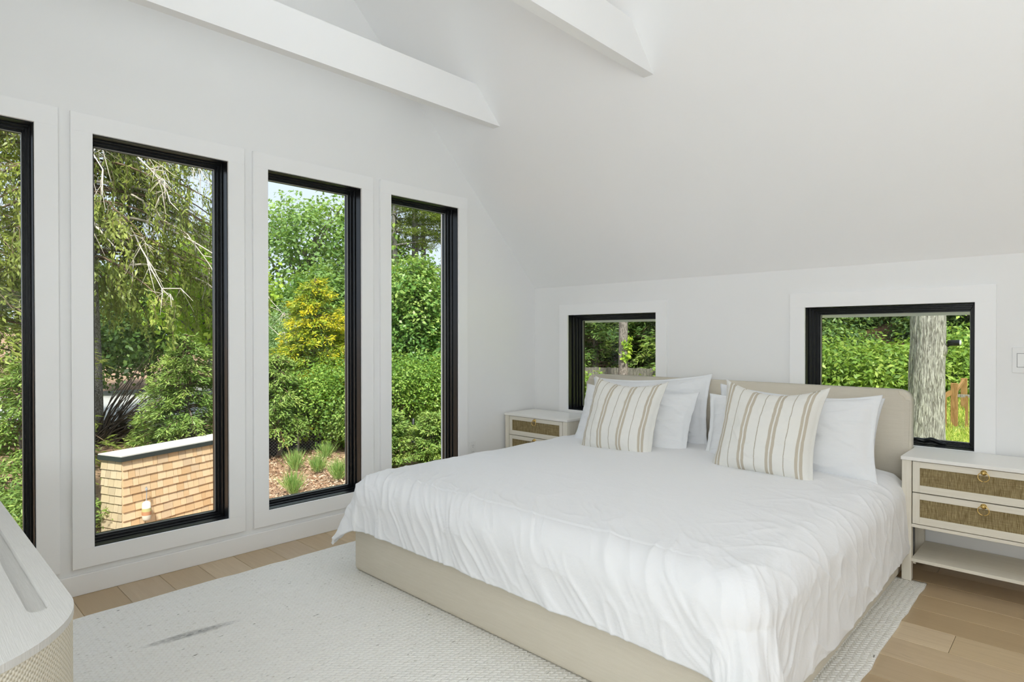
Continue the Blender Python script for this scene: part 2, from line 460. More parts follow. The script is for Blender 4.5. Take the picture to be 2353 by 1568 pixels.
def m_shingle():
    k = NT('cedar_shingle'); oi = k.n('ShaderNodeObjectInfo'); tc = k.n('ShaderNodeTexCoord')
    mp = k.n('ShaderNodeMapping'); mp.inputs['Scale'].default_value = (40, 40, 5); k.l(tc.outputs['Object'], mp.inputs[0])
    a = k.noise(mp.outputs[0], 1, 4, .6)
    tone = k.ramp(oi.outputs['Random'], [(0, (.62, .42, .24)), (.4, (.76, .57, .36)), (.75, (.82, .65, .44)), (1, (.60, .47, .33))])
    c = k.mix(k.math('MULTIPLY', a, .45), tone, (.56, .36, .19))
    k.base(c, .85, .15); k.bump(a, .3, .004); return k.m
M_shingle = m_shingle()
def m_shingle_side():
    k = NT('side_cedar_shingle'); oi = k.n('ShaderNodeObjectInfo'); tc = k.n('ShaderNodeTexCoord')
    mp = k.n('ShaderNodeMapping'); mp.inputs['Scale'].default_value = (40, 40, 5); k.l(tc.outputs['Object'], mp.inputs[0])
    a = k.noise(mp.outputs[0], 1, 4, .6)
    tone = k.ramp(oi.outputs['Random'], [(0, (.58, .47, .31)), (.5, (.68, .57, .40)), (1, (.52, .43, .30))])  # darker, more muted cedar tones for the shed's side face
    k.base(k.mix(k.math('MULTIPLY', a, .5), tone, (.40, .31, .20)), .85, .15); k.bump(a, .3, .004); return k.m
M_shingle_side = m_shingle_side()
M_fascia = plain('dark_fascia', (.035, .045, .045), .5)
M_membrane = plain('grey_roof_membrane', (.62, .60, .57), .8)
M_deck = m_bark('deck_timber', (.23, .125, .045), (.35, .21, .085), 30, 3, .1)
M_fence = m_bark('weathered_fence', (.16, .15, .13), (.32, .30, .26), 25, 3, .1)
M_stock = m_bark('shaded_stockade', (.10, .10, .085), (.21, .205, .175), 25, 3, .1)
M_wire = plain('galvanised_wire', (.42, .43, .44), .4, .5, .6)
M_screen = plain('black_screen_cloth', (.03, .03, .034), .9)

# ------------------------------------------------------------------ room shell
A = 3.539      # left (gable) wall plane x = -A
B = 4.005      # headboard wall plane y = B
KZ = 1.675     # knee wall height
YS = -1.035    # south knee wall
YR = (B + YS) / 2
ZR = KZ + (B - YR)
XE = 2.2       # east wall
T = 0.2
ZO, ZB = 2.246, 0.219

floor = box('floor', -A - T, XE + T, YS - T, B + T, -.25, -.014, M_subfloor); tag(floor, kind='structure')
W_ = .19
y = 1.012 - W_ * 11
rng = random.Random(3)
while y < B:
    y0, y1 = max(y, YS), min(y + W_, B)
    x = -A
    first = rng.uniform(.5, 1.9)
    while x < XE:
        ln = first if x == -A else rng.uniform(1.3, 2.3)
        x1 = min(x + ln, XE)
        if XE - x1 < .25: x1 = XE
        if y1 - y0 > .01:
            box('floor_board', x + .0006, x1 - .0006, y0 + .0006, y1 - .0006, -.014, 0, M_oak, floor, .0015, 1)
        x = x1
    y += W_

# left wall, gable with four tall windows
WL = [(-.138, .502), (.728, 1.372), (1.600, 2.239), (2.475, 3.101)]
bm = bmesh.new()
bm_prism(bm, [(YS, 0), (B, 0), (B, ZB), (YS, ZB)], 0, -A - T, -A)
cols_ = [YS] + [v for w in WL for v in w] + [B]
def gz(y): return KZ + min(B - y, y - YS)
for i in range(0, len(cols_), 2):
    a_, b_ = cols_[i], cols_[i + 1]
    if i == 0:
        lim = YS + (ZO - KZ)
        bm_prism(bm, [(a_, ZB), (b_, ZB), (b_, ZO), (min(lim, b_), ZO), (a_, KZ)], 0, -A - T, -A)
    elif i == len(cols_) - 2:
        bm_prism(bm, [(a_, ZB), (b_, ZB), (b_, KZ), (B - (ZO - KZ), ZO), (a_, ZO)], 0, -A - T, -A)
    else:
        bm_prism(bm, [(a_, ZB), (b_, ZB), (b_, ZO), (a_, ZO)], 0, -A - T, -A)
bm_prism(bm, [(YS + (ZO - KZ), ZO), (B - (ZO - KZ), ZO), (YR, ZR)], 0, -A - T, -A)
tag(bm_finish(bm, 'wall_left', M_wall), kind='structure')

# headboard wall with two windows
RB, RO = .643, 1.433
WR = [(-3.158, -2.326), (-1.279, -.432)]
bm = bmesh.new()
xs = [-A] + [v for w in WR for v in w] + [XE + T]
bm_box(bm, -A, XE + T, B, B + T, 0, RB)
bm_box(bm, -A, XE + T, B, B + T, RO, KZ + .06)
for i in range(0, len(xs), 2):
    bm_box(bm, xs[i], xs[i + 1], B, B + T, RB, RO)
tag(bm_finish(bm, 'wall_back', M_wall), kind='structure')
tag(box('wall_front', -A, XE + T, YS - T, YS, 0, KZ + .06, M_wall), kind='structure')
bm = bmesh.new()
bm_prism(bm, [(YS, 0), (B, 0), (B, KZ), (YR, ZR), (YS, KZ)], 0, XE, XE + T)
tag(bm_finish(bm, 'wall_right', M_wall), kind='structure')
bm = bmesh.new()
e = T + .1
th = .3
bm_prism(bm, [(B + e, KZ - e), (YR, ZR), (YS - e, KZ - e), (YS - e, KZ - e + th), (YR, ZR + th), (B + e, KZ - e + th)], 0, -A - T - .15, XE + T + .1)
tag(bm_finish(bm, 'ceiling', M_ceil), kind='structure')

# tie beams
for i, (x1, w) in enumerate([(-2.949, .062), (-1.749, .062), (-.549, .062), (.651, .062)]):
    bm = bmesh.new()
    zb_, zt_ = 2.706, 2.932
    pad = .03
    bm_prism(bm, [(YS + (zb_ - KZ) - pad, zb_), (B - (zb_ - KZ) + pad, zb_), (B - (zt_ - KZ) + pad, zt_), (YS + (zt_ - KZ) - pad, zt_)], 0, x1 - w, x1)
    o = bm_finish(bm, 'trim_%d' % (i + 20), M_beam)
    tag(o, kind='structure')
    o['label'] = ['white painted tie beam nearest the window gable', 'white painted tie beam in the middle of the ceiling', 'white tie beam above the bed foot', 'white tie beam above the camera'][i]

# baseboards
def baseboard(name, x0, x1, y0, y1):
    tag(box(name, x0, x1, y0, y1, 0, .099, M_trim, None, .003, 2), kind='structure')
baseboard('baseboard_left', -A, -A + .016, YS, B)
baseboard('baseboard_back', -A + .016, XE, B - .016, B)
baseboard('baseboard_right', XE - .016, XE, YS, B - .016)

# windows -------------------------------------------------
CW = .089
CT = .019
def window_left(n, y0, y1):
    z0, z1 = ZB, ZO
    x = -A
    root = bpy.data.objects.new('window_%d' % n, None); root.location = (x, (y0 + y1) / 2, z0); col.objects.link(root)
    tag(root, ['tall black framed window behind the woven dresser', 'tall black framed window overlooking the shingled shed', 'tall black framed window overlooking the mulch bank', 'tall black framed window closest to the bed'][n - 1], None, None, 'structure')
    bv = .0006
    # picture-frame casing boards
    box('casing', x, x + CT, y0 - CW, y1 + CW, z1, z1 + CW, M_trim, root, bv, 1)
    box('casing', x, x + CT, y0 - CW, y1 + CW, z0 - CW, z0, M_trim, root, bv, 1)
    box('casing', x, x + CT, y0 - CW, y0, z0, z1, M_trim, root, bv, 1)
    box('casing', x, x + CT, y1, y1 + CW, z0, z1, M_trim, root, bv, 1)
    # jamb liner (black), stepped sash frame, pane
    d0, d1 = .005, .16
    j = .012
    bm = bmesh.new()
    bm_box(bm, x - d1, x - d0 + .008, y0 - .004, y0 + .004, z0, z1); bm_box(bm, x - d1, x - d0 + .008, y1 - .004, y1 + .004, z0, z1)
    bm_box(bm, x - d1, x - d0 + .008, y0, y1, z0 - .004, z0 + .004); bm_box(bm, x - d1, x - d0 + .008, y0, y1, z1 - .004, z1 + .004)
    fr = bm_finish(bm, 'jamb', M_black, root)
    bm = bmesh.new()
    for (da, db, w) in ((.055, .15, .011), (.085, .15, .022), (.104, .15, .029)):
        bm_box(bm, x - db, x - da, y0 + .004, y0 + w, z0 + .004, z1 - .004, .0015, 1); bm_box(bm, x - db, x - da, y1 - w, y1 - .004, z0 + .004, z1 - .004, .0015, 1)
        bm_box(bm, x - db, x - da, y0 + w, y1 - w, z0 + .004, z0 + w * .85, .0015, 1); bm_box(bm, x - db, x - da, y0 + w, y1 - w, z1 - w, z1 - .004, .0015, 1)
    sash = bm_finish(bm, 'sash', M_black, root)
    bm = bmesh.new(); g = .0315
    bm_box(bm, x - .118, x - .112, y0 + .029, y0 + g, z0 + .026, z1 - .029); bm_box(bm, x - .118, x - .112, y1 - g, y1 - .029, z0 + .026, z1 - .029)
    bm_box(bm, x - .118, x - .112, y0 + g, y1 - g, z0 + .0245, z0 + .0275); bm_box(bm, x - .118, x - .112, y0 + g, y1 - g, z1 - g, z1 - .029)
    bm_finish(bm, 'gasket', M_gasket, sash)
    box('pane', x - .126, x - .120, y0 + .027, y1 - .027, z0 + .022, z1 - .027, M_glass, root)
for i, (a_, b_) in enumerate(WL): window_left(i + 1, a_, b_)

def window_back(n, x0, x1):
    z0, z1 = RB, RO
    y = B
    root = bpy.data.objects.new('window_%d' % n, None); root.location = ((x0 + x1) / 2, y, z0); col.objects.link(root)
    tag(root, 'low black framed window behind the %s end of the headboard' % ('left' if n == 5 else 'right'), None, None, 'structure')
    bv = .0006
    box('casing', x0 - CW, x1 + CW, y - CT, y, z1, z1 + CW, M_trim, root, bv, 1)
    box('casing', x0 - CW, x1 + CW, y - CT, y, z0 - CW, z0, M_trim, root, bv, 1)
    box('casing', x0 - CW, x0, y - CT, y, z0, z1, M_trim, root, bv, 1)
    box('casing', x1, x1 + CW, y - CT, y, z0, z1, M_trim, root, bv, 1)
    d1 = .17
    bm = bmesh.new()
    bm_box(bm, x0 - .004, x0 + .004, y - .003, y + d1, z0, z1); bm_box(bm, x1 - .004, x1 + .004, y - .003, y + d1, z0, z1)
    bm_box(bm, x0, x1, y - .003, y + d1, z0 - .004, z0 + .004); bm_box(bm, x0, x1, y - .003, y + d1, z1 - .004, z1 + .004)
    bm_finish(bm, 'jamb', M_black, root)
    bm = bmesh.new()
    for (da, db, w) in ((.045, .16, .014), (.075, .16, .024), (.10, .16, .034), (.122, .16, .043)):
        bm_box(bm, x0 + .004, x0 + w * 1.15, y + da, y + db, z0 + .004, z1 - .004, .0015, 1); bm_box(bm, x1 - w * .8, x1 - .004, y + da, y + db, z0 + .004, z1 - .004, .0015, 1)
        bm_box(bm, x0 + w, x1 - w * .8, y + da, y + db, z0 + .004, z0 + max(.008, w * .5), .0015, 1); bm_box(bm, x0 + w, x1 - w * .8, y + da, y + db, z1 - w, z1 - .004, .0015, 1)
    sash = bm_finish(bm, 'sash', M_black, root)
    bm = bmesh.new()
    xa, xb, za, zb2 = x0 + .049, x1 - .034, z0 + .0215, z1 - .043
    bm_box(bm, xa, xa + .004, y + .128, y + .133, za, zb2); bm_box(bm, xb - .003, xb, y + .128, y + .133, za, zb2)
    bm_box(bm, xa, xb, y + .128, y + .133, za, za + .004); bm_box(bm, xa, xb, y + .128, y + .133, zb2 - .003, zb2)
    bm_finish(bm, 'gasket', M_gasket, sash)
    box('pane', x0 + .045, x1 - .03, y + .136, y + .142, z0 + .018, z1 - .04, M_glass, root)
for i, (a_, b_) in enumerate(WR): window_back(5 + i, a_, b_)

# recessed ring in the ceiling plaster
th_ = np.linspace(0, 2 * np.pi, 49)
def on_slope(x, y, off=0): return (x, y - off * .7071, KZ + (B - y) - off * .7071)
tb = Tubes()
cx_, cy_ = -3.245, 2.78
tb.add([on_slope(cx_ + .082 * math.cos(t), cy_ + .082 * .7071 * math.sin(t), .0005) for t in th_], .0025, 6)
spk = thing('ceiling_speaker', on_slope(cx_, cy_), 'flush round white speaker in the ceiling behind the tie beam', 'speaker')
tb.build('rim', M_plate, spk)
Vd = [on_slope(cx_, cy_, .002)] + [on_slope(cx_ + .08 * math.cos(t), cy_ + .08 * .7071 * math.sin(t), .002) for t in th_[:-1]]
me = bpy.data.meshes.new('grille'); bmq = bmesh.new(); vv_ = [bmq.verts.new(v) for v in Vd]
for i in range(48): bmq.faces.new([vv_[0], vv_[1 + i], vv_[1 + (i + 1) % 48]])
bm_finish(bmq, 'grille', M_ceil, spk)

# wall plates
o = thing('power_outlet', (-A, 3.255, .36), 'white double power outlet on the gable wall beside the bed', 'outlet')
box('plate', -A, -A + .006, 3.219, 3.291, .302, .418, M_plate, o, .002, 2)
for zc in (.385, .335):
    r = box('receptacle', -A + .006, -A + .008, 3.238, 3.272, zc - .018, zc + .018, M_plate, o, .0008, 1)
    for dy in (-.008, .008): box('slot', -A + .008, -A + .0084, 3.255 + dy - .0013, 3.255 + dy + .0013, zc - .001, zc + .009, M_slot, r)
    box('slot', -A + .008, -A + .0084, 3.2525, 3.2575, zc - .012, zc - .007, M_slot, r)
o = thing('light_switch', (-.215, B, 1.13), 'white double light switch right of the low window', 'switch')
box('plate', -.280, -.150, B - .006, B, 1.066, 1.195, M_plate, o, .002, 2)
for xc in (-.241, -.190):
    box('surround', xc - .0205, xc + .0205, B - .0066, B - .006, 1.094, 1.166, M_slot, o)
    box('rocker', xc - .0185, xc + .0185, B - .009, B - .0064, 1.096, 1.164, M_plate, o, .001, 1)

# ------------------------------------------------------------------ rug
RX0, RX1, RY0, RY1, RZ = -3.225, -.585, .30, 3.655, .012
pitch_ = .024
rows = int(round((RX1 - RX0) / pitch_))
seg = 74
V = []; Q = []
yy = np.linspace(0, 1, seg + 1)
prof = np.array([0, .12, .35, .5, .65, .88, 1.0]); hgt = np.array([.80, .90, .985, 1, .985, .90, .80])
xs_all = (np.arange(rows)[:, None] + prof[None, :]).ravel() * pitch_ + RX0
hz = np.tile(hgt, rows) * RZ
wob = np.interp(yy, np.linspace(0, 1, 38), np.random.RandomState(2).uniform(-.008, .008, 38))
wob2 = np.interp(yy, np.linspace(0, 1, 38), np.random.RandomState(5).uniform(-.007, .007, 38))
tt = (xs_all - RX0) / (RX1 - RX0)
endw = np.random.RandomState(8).uniform(-.006, .006, len(xs_all))
GX = xs_all[None, :] + wob[:, None] * tt[None, :] ** 6 + wob2[:, None] * (1 - tt[None, :]) ** 6
GY = RY0 + yy[:, None] * (RY1 - RY0) + (yy[:, None] > .99) * endw[None, :]
GZ = np.repeat(hz[None, :], seg + 1, 0)
GZ[0] *= .3; GZ[-1] *= .3
n_ = len(xs_all)
V = np.stack([GX, GY, GZ], -1).reshape(-1, 3)
i = np.arange(seg)[:, None] * n_; j = np.arange(n_ - 1)[None, :]
Q = np.stack([i + j, i + j + 1, i + n_ + j + 1, i + n_ + j], -1).reshape(-1, 4)
# skirt to the floor
nv = len(V)
edge = list(range(0, n_)) + [k_ * n_ + n_ - 1 for k_ in range(1, seg + 1)] + [seg * n_ + k_ for k_ in range(n_ - 2, -1, -1)] + [k_ * n_ for k_ in range(seg - 1, 0, -1)]
low = V[edge].copy(); low[:, 2] = .0005
V = np.concatenate([V, low])
ee = np.array(edge); m_ = len(ee); k_ = np.arange(m_)
Q = np.concatenate([Q, np.stack([ee, nv + k_, nv + (k_ + 1) % m_, ee[(k_ + 1) % m_]], -1)])
rug = np_mesh('area_rug', V, Q, M_rug, None, True)
tag(rug, 'pale braided wool rug with dark flecks under the bed', 'rug')

# ------------------------------------------------------------------ bed
bed = thing('upholstered_bed', (-1.76, 2.8, RZ), 'oatmeal linen platform bed with tall padded headboard', 'bed')
BX0, BX1, BY0, BY1 = -2.826, -.702, 1.742, 3.83
bz = RZ + .001
box('side_rail', BX0, BX0 + .07, BY0 + .03, BY1, bz, .315, M_linen, bed, .022, 4, True)
box('side_rail', BX1 - .07, BX1, BY0 + .03, BY1, bz, .315, M_linen, bed, .022, 4, True)
box('footboard', BX0, BX1, BY0, BY0 + .08, bz, .315, M_linen, bed, .026, 4, True)
box('slat_deck', BX0 + .07, BX1 - .07, BY0 + .08, BY1, .2, .24, M_linen, bed)
# headboard, rounded top corners
def rounded_panel(x0, x1, z0, z1, r, n=8):
    pts = [(x0, z0), (x1, z0)]
    for k_ in range(n + 1):
        t = k_ / n * math.pi / 2; pts.append((x1 - r + r * math.cos(t), z1 - r + r * math.sin(t)))
    for k_ in range(n + 1):
        t = math.pi / 2 + k_ / n * math.pi / 2; pts.append((x0 + r + r * math.cos(t), z1 - r + r * math.sin(t)))
    return pts
bm = bmesh.new()
bm_prism(bm, rounded_panel(-2.845, -.693, bz, .958, .055), 1, 3.83, 3.955)
bmesh.ops.bevel(bm, geom=[e_ for e_ in bm.edges if abs(e_.verts[0].co.y - e_.verts[1].co.y) < 1e-5], offset=.024, segments=4, affect='EDGES')
bm_finish(bm, 'headboard', M_linen, bed, True)
matt = box('mattress', BX0 + .04, BX1 - .04, BY0 + .05, BY1 - .004, .241, .475, M_mattress, None, .05, 4, True)
tag(matt, 'thick white mattress inside the linen bed frame', 'mattress')

# duvet -----------------------------------------------------------
r_ = .135
ix0, ix1, iy0 = -2.855 + r_, -.668 + r_ * 0 - r_, 1.702 + r_
ztop = .532
nS, nT = 460, 440
s = np.linspace(ix0 - .37, ix1 + .475, nS); t = np.linspace(iy0 - .36, 3.70, nT)
S, Tt = np.meshgrid(s, t, indexing='ij')
# round the cloth corners a little and let the hem wander
hemF = .022 * (fbm(S * 2.3 + 9, S * 0 + 3.3, 5, 3) - .45) * 2
hemR = .03 * (fbm(Tt * 1.5, Tt * 0 + 1.3, 15, 3) - .45) * 2
dx = np.where(S < ix0, S - ix0, np.where(S > ix1, S - ix1, 0.0))
dy = np.where(Tt < iy0, Tt - iy0, 0.0)
dy = dy * (1 + np.where(dy < 0, hemF / .35, 0))
dx = dx * (1 + np.where(dx > 0, hemR / .4, 0))
L = np.hypot(dx, dy)
ok = L > 1e-9
nx = np.where(ok, dx / np.where(ok, L, 1), 0); ny = np.where(ok, dy / np.where(ok, L, 1), 0)
Lc = np.where(L > .44, .44 + (L - .44) * .62, L)
arc = r_ * math.pi / 2
ang = np.minimum(Lc, arc) / r_
outw = r_ * np.sin(ang); zz = ztop - r_ * (1 - np.cos(ang))
ex = np.maximum(Lc - arc, 0)
corner = np.abs(nx * ny) * 2
outw = outw + ex * (.06 + .36 * corner)
zz = zz - ex * (.985 - .10 * corner)
cxp = np.clip(S, ix0, ix1); cyp = np.maximum(Tt, iy0)
X = cxp + nx * outw; Y = cyp + ny * outw; Z = zz
# puffiness of the top
uu = (S - (ix0 + ix1) / 2) / ((ix1 - ix0) / 2); 
crown = .030 * np.clip(1 - np.abs(uu) ** 3, 0, 1) * np.clip((Tt - iy0 + .1) / .6, 0, 1)
Z = Z + crown * (L < 1e-9) 
Z = Z + np.where(L < 1e-9, .020 * (fbm(S * 1.5, Tt * 1.5, 40, 3) - .45), 0) * np.clip((Tt - iy0) / .2, 0, 1) * np.clip((ix1 - S) / .2, 0, 1) * np.clip((S - ix0) / .2, 0, 1)
# fold wrinkles: run across the shoulder, perpendicular to the edges
perim = np.where(np.abs(ny) >= np.abs(nx), S, Tt)
foot_w = np.clip(1 - (Tt - iy0) / .50, 0, 1) ** 1.6          # strength near the foot edge
right_w = np.clip(1 - (ix1 - S) / .34, 0, 1) ** 1.5
left_w = np.clip(1 - (S - ix0) / .30, 0, 1) ** 1.5
skew = (Tt - iy0) * .55
warp = (fbm(S * 3.1, Tt * 3.1, 65, 2) - .4) * .25
q1 = S + skew + warp
fF = ridge(q1 * 6.0, Tt * 2.2 + 4, 61) ** 4 * .36 + ridge(q1 * 13 + Tt * 3, Tt * 3.4, 62) ** 4 * .42 + ridge((S + skew * 1.5 + warp) * 24, Tt * 5.0 + 7, 64) ** 4 * .22 + fbm(q1 * 2.6, Tt * 1.2, 63, 2) * .45
wr = (Tt + (S - ix1) * .35)
fR = ridge(wr * 6.0, S * 3.2, 71) ** 3 * .5 + ridge((S * 6.5 - Tt * 4.5), (Tt * 4.5 + S * 2.5), 72) ** 4 * .6 + ridge(S * 12 + Tt * 5, Tt * 9 - S * 4, 73) ** 4 * .3 + fbm(wr * 3, S * 2, 74, 2) * .7
fL = ridge(Tt * 6.5, S * 2, 81) ** 3 * .5 + fbm(Tt * 4, S * 2, 82, 2) * .6
disp = .018 * foot_w * (fF - .40) + .010 * right_w * (1 - .6 * foot_w) * (fR - .45) + .012 * left_w * (1 - foot_w) * (fL - .4)
# long drawn folds hanging at the hem
hang = np.clip((L - .1) / .25, 0, 1)
disp = disp + hang * .007 * (np.abs(ny) > np.abs(nx)) * ((vnoise(perim * 4.2, L * 1.0, 91) - .5) * 1.5 + (ridge(perim * 9 + L * 2, L * 1.5, 92) ** 3 - .3) * .7) * (1 - corner * .5)
disp = disp + hang * .005 * (np.abs(nx) >= np.abs(ny)) * ((vnoise(perim * 2.6, L * 1.0, 93) - .5) * 1.5 + (ridge(perim * 7 + L * 3, L * 4, 94) ** 3 - .3) * .5) * (1 - corner * .5)
disp = disp + hang * corner * .014 * np.sin(np.arctan2(np.abs(ny), np.abs(nx) + 1e-6) * 9)
# normal direction: up on top, outward on the drop
nzv = np.cos(ang); no = np.sin(ang)
X = X + nx * no * disp; Y = Y + ny * no * disp; Z = Z + nzv * disp
# keep the top clear of the mattress and hem clear of the rug
Z = np.maximum(Z, RZ + .02)
Vd = np.stack([X, Y, Z], -1).reshape(-1, 3)
i = np.arange(nS - 1)[:, None] * nT; j = np.arange(nT - 1)[None, :]
Qd = np.stack([i + j, i + nT + j, i + nT + j + 1, i + j + 1], -1).reshape(-1, 4)
duvet = np_mesh('duvet', Vd, Qd, M_duvet, None, True)
md = duvet.modifiers.new('thickness', 'SOLIDIFY'); md.thickness = .014; md.offset = -1
tag(duvet, 'rumpled white cotton duvet spread over the bed', 'duvet')

# pillows ---------------------------------------------------------
def pillow(name, w, h, tk, mat, loc, lean, turn, rollz, label, cat, group, seed, ear=.035, flange=.0, sag=.02, parts=None):
    n = 72
    a = np.linspace(-1, 1, n); Ug, Vg = np.meshgrid(a, a, indexing='ij')
    def side(sign):
        k = 1 - flange
        uf = np.clip(np.abs(Ug) / k, 0, 1); vf = np.clip(np.abs(Vg) / k, 0, 1)
        prof = (np.clip(1 - uf ** 2.6, 0, 1) ** .55) * (np.clip(1 - vf ** 2.6, 0, 1) ** .55)
        pin_x = 1 - ear * 2 * (1 - Vg ** 2) * np.abs(Ug) ** 2
        pin_z = 1 - ear * 2 * (1 - Ug ** 2) * np.abs(Vg) ** 2
        x = Ug * w / 2 * pin_x
        z = Vg * h / 2 * pin_z
        lowfat = 1 + .28 * (-Vg) * (1 - np.abs(Ug) ** 2)
        wr_ = (fbm(Ug * 3 + seed, Vg * 3, seed, 3) - .45) * .026 + (ridge(Ug * 4 + Vg * 3 + seed, Vg * 4 - Ug, seed + 3) ** 4 - .25) * .012 * (1 if mat is M_pillow else .4) + (ridge(Ug * 9 - Vg * 4 + seed, Vg * 7 + Ug * 2, seed + 5) ** 5 - .2) * .008 * (Ug ** 2) * (1 if mat is M_pillow else .3)
        y = sign * (tk / 2 * prof * lowfat + .0025 + wr_ * np.sqrt(prof) * (prof > .001))
        edge_w = (fbm(Ug * 2.5 + 5 * Vg, Vg * 2.5, seed + 9, 2) - .4) * .02 * (1 - prof)
        y = y + edge_w
        z = z - sag * (1 - Ug ** 2) * (Vg > 0) * Vg ** 2
        return np.stack([x, y, z], -1).reshape(-1, 3)
    Fv, Bv = side(-1), side(1)
    V_ = np.concatenate([Fv, Bv])
    i = np.arange(n - 1)[:, None] * n; j = np.arange(n - 1)[None, :]
    q = np.stack([i + j, i + n + j, i + n + j + 1, i + j + 1], -1).reshape(-1, 4)
    q2 = q[:, ::-1] + n * n
    rim = [k_ * n for k_ in range(n)] + [(n - 1) * n + k_ for k_ in range(1, n)] + [k_ * n + n - 1 for k_ in range(n - 2, -1, -1)] + [k_ for k_ in range(n - 2, 0, -1)]
    rm = np.array(rim); rn = np.roll(rm, -1)
    q3 = np.stack([rm, rn, rn + n * n, rm + n * n], -1)[:, ::-1]
    o = np_mesh(name, V_, np.concatenate([q, q2, q3]), mat, None, True)
    me = o.data
    uvl = me.uv_layers.new(name='UVMap')
    uv = np.stack([(Ug + 1) / 2, (Vg + 1) / 2], -1).reshape(-1, 2); uv = np.concatenate([uv, uv])
    li = np.empty(len(me.loops), np.int32); me.loops.foreach_get('vertex_index', li)
    uvl.data.foreach_set('uv', uv[li].astype(np.float32).ravel())
    o.rotation_mode = 'XYZ'
    o.matrix_world = Matrix.Translation(loc) @ Matrix.Rotation(turn, 4, 'Z') @ Matrix.Rotation(-lean, 4, 'X') @ Matrix.Rotation(rollz, 4, 'Y')
    tag(o, label, cat, group)
    return o
D2 = math.radians
pillow('bed_pillow', .94, .50, .20, M_pillow, (-2.235, 3.705, .735), D2(15), D2(0), D2(-4), 'white pillow against the headboard behind the left striped cushion', 'pillow', 'white bed pillows', 11, .03, .06)
pillow('bed_pillow', .86, .47, .20, M_pillow, (-2.205, 3.475, .690), D2(24), D2(2), D2(1), 'white pillow leaning directly behind the left striped cushion', 'pillow', 'white bed pillows', 12, .025, .03)
pillow('bed_pillow', .93, .48, .20, M_pillow, (-1.265, 3.700, .700), D2(14), D2(0), D2(2), 'white pillow rearmost on the nightstand side, against the headboard', 'pillow', 'white bed pillows', 13, .03, .06)
pillow('bed_pillow', .95, .47, .21, M_pillow, (-1.225, 3.485, .705), D2(21), D2(-3), D2(-3.5), 'white pillow in front of its pair, behind the right striped cushion', 'pillow', 'white bed pillows', 14, .03, .07)
pillow('striped_cushion', .53, .53, .21, M_stripe, (-2.135, 3.245, .735), D2(22), D2(4), D2(2), 'striped cream and tan cushion on the left pillows', 'cushion', 'striped cushions on the bed', 21, .062, .03, .02)
pillow('striped_cushion', .545, .54, .22, M_stripe, (-1.225, 3.235, .750), D2(22), D2(1), D2(2), 'striped cream and tan cushion on the right pillows', 'cushion', 'striped cushions on the bed', 24, .062, .03, .035)

# ------------------------------------------------------------------ nightstands
def ring_pts(cx, y, cz, r, n=28, tilt=.12):
    return [(cx + r * math.cos(t), y - (1 - math.sin(t)) * r * tilt * 0, cz + r * math.sin(t)) for t in np.linspace(0, 2 * math.pi, n + 1)]
def nightstand(x0, yf, zb, s, label):
    w, d = .672 * s, .375
    x1 = x0 + w; yb = yf + d
    root = thing('nightstand', ((x0 + x1) / 2, (yf + yb) / 2, zb), label, 'nightstand', 'matching nightstands')
    Z = lambda v: zb + v * s
    lg = .042
    for xa in (x0 + .004, x1 - .004 - lg):
        for ya in (yf + .006, yb - lg):
            box('leg', xa, xa + lg, ya, ya + lg, zb if xa < RX1 else 0.0, Z(.612), M_wash, root, .002, 1)
    box('top', x0, x1, yf, yb, Z(.612), Z(.630), M_washtop, root, .002, 2)
    for xa in (x0 + .012, x1 - .030):
        box('side_panel', xa, xa + .018, yf + .006 + lg, yb - lg, Z(.275), Z(.612), M_wash, root)
    box('back_panel', x0 + .046, x1 - .046, yb - .02, yb - .012, Z(.275), Z(.612), M_wash, root)
    box('bottom_rail', x0 + .046, x1 - .046, yf + .008, yb - .01, Z(.275), Z(.291), M_washh, root, .001, 1)
    box('shelf', x0 + .046, x1 - .046, yf + .008, yb - .005, Z(.100), Z(.116), M_washh, root, .001, 1)
    box('shelf_cleat', x0 + .046, x0 + .058, yf + .05, yb - .05, Z(.078), Z(.100), M_wash, root)
    box('shelf_cleat', x1 - .058, x1 - .046, yf + .05, yb - .05, Z(.078), Z(.100), M_wash, root)
    da, db = x0 + .048, x1 - .048
    box('carcass_shadow_gap', da - .001, db + .001, yf + .028, yf + .034, Z(.292), Z(.6115), M_gap, root)
    for (za, zt) in ((.2945, .4495), (.4545, .6085)):
        za, zt = Z(za), Z(zt)
        dr = box('drawer', da + .002, db - .002, yf + .020, yf + .030, za, zt, M_washh, root)
        fw, ft, fb = .031, .030, .036
        box('stile', da + .002, da + .002 + fw, yf + .008, yf + .020, za, zt, M_wash, dr, .001, 1)
        box('stile', db - .002 - fw, db - .002, yf + .008, yf + .020, za, zt, M_wash, dr, .001, 1)
        box('rail', da + .002 + fw, db - .002 - fw, yf + .008, yf + .020, za, za + fb, M_washh, dr, .001, 1)
        box('rail', da + .002 + fw, db - .002 - fw, yf + .008, yf + .020, zt - ft, zt, M_washh, dr, .001, 1)
        box('raffia_panel', da + .002 + fw, db - .002 - fw, yf + .0125, yf + .020, za + fb, zt - ft, M_raffia, dr)
        xc = (da + db) / 2; zc = zt - .0155
        tb = Tubes(); tb.add([(xc, yf + .008, zc), (xc, yf + .002, zc), (xc, yf + .0, zc), (xc, yf - .006, zc), (xc, yf - .012, zc), (xc, yf - .0125, zc)], [.0125, .0125, .006, .006, .0085, .0005], 16)
        kn = tb.build('knob', M_brass, dr)
        tb = Tubes(); tb.add(ring_pts(xc, yf - .005, zc - .0185, .0215), .0021, 8)
        o = tb.build('ring_pull', M_brass, dr)
    return root
nightstand(-.690, 3.600, RZ, 1.0, 'pale washed oak nightstand with raffia drawers near the light switch')
nightstand(-3.515, 3.595, 0.0, .985, 'pale washed oak nightstand with raffia drawers in the room corner')

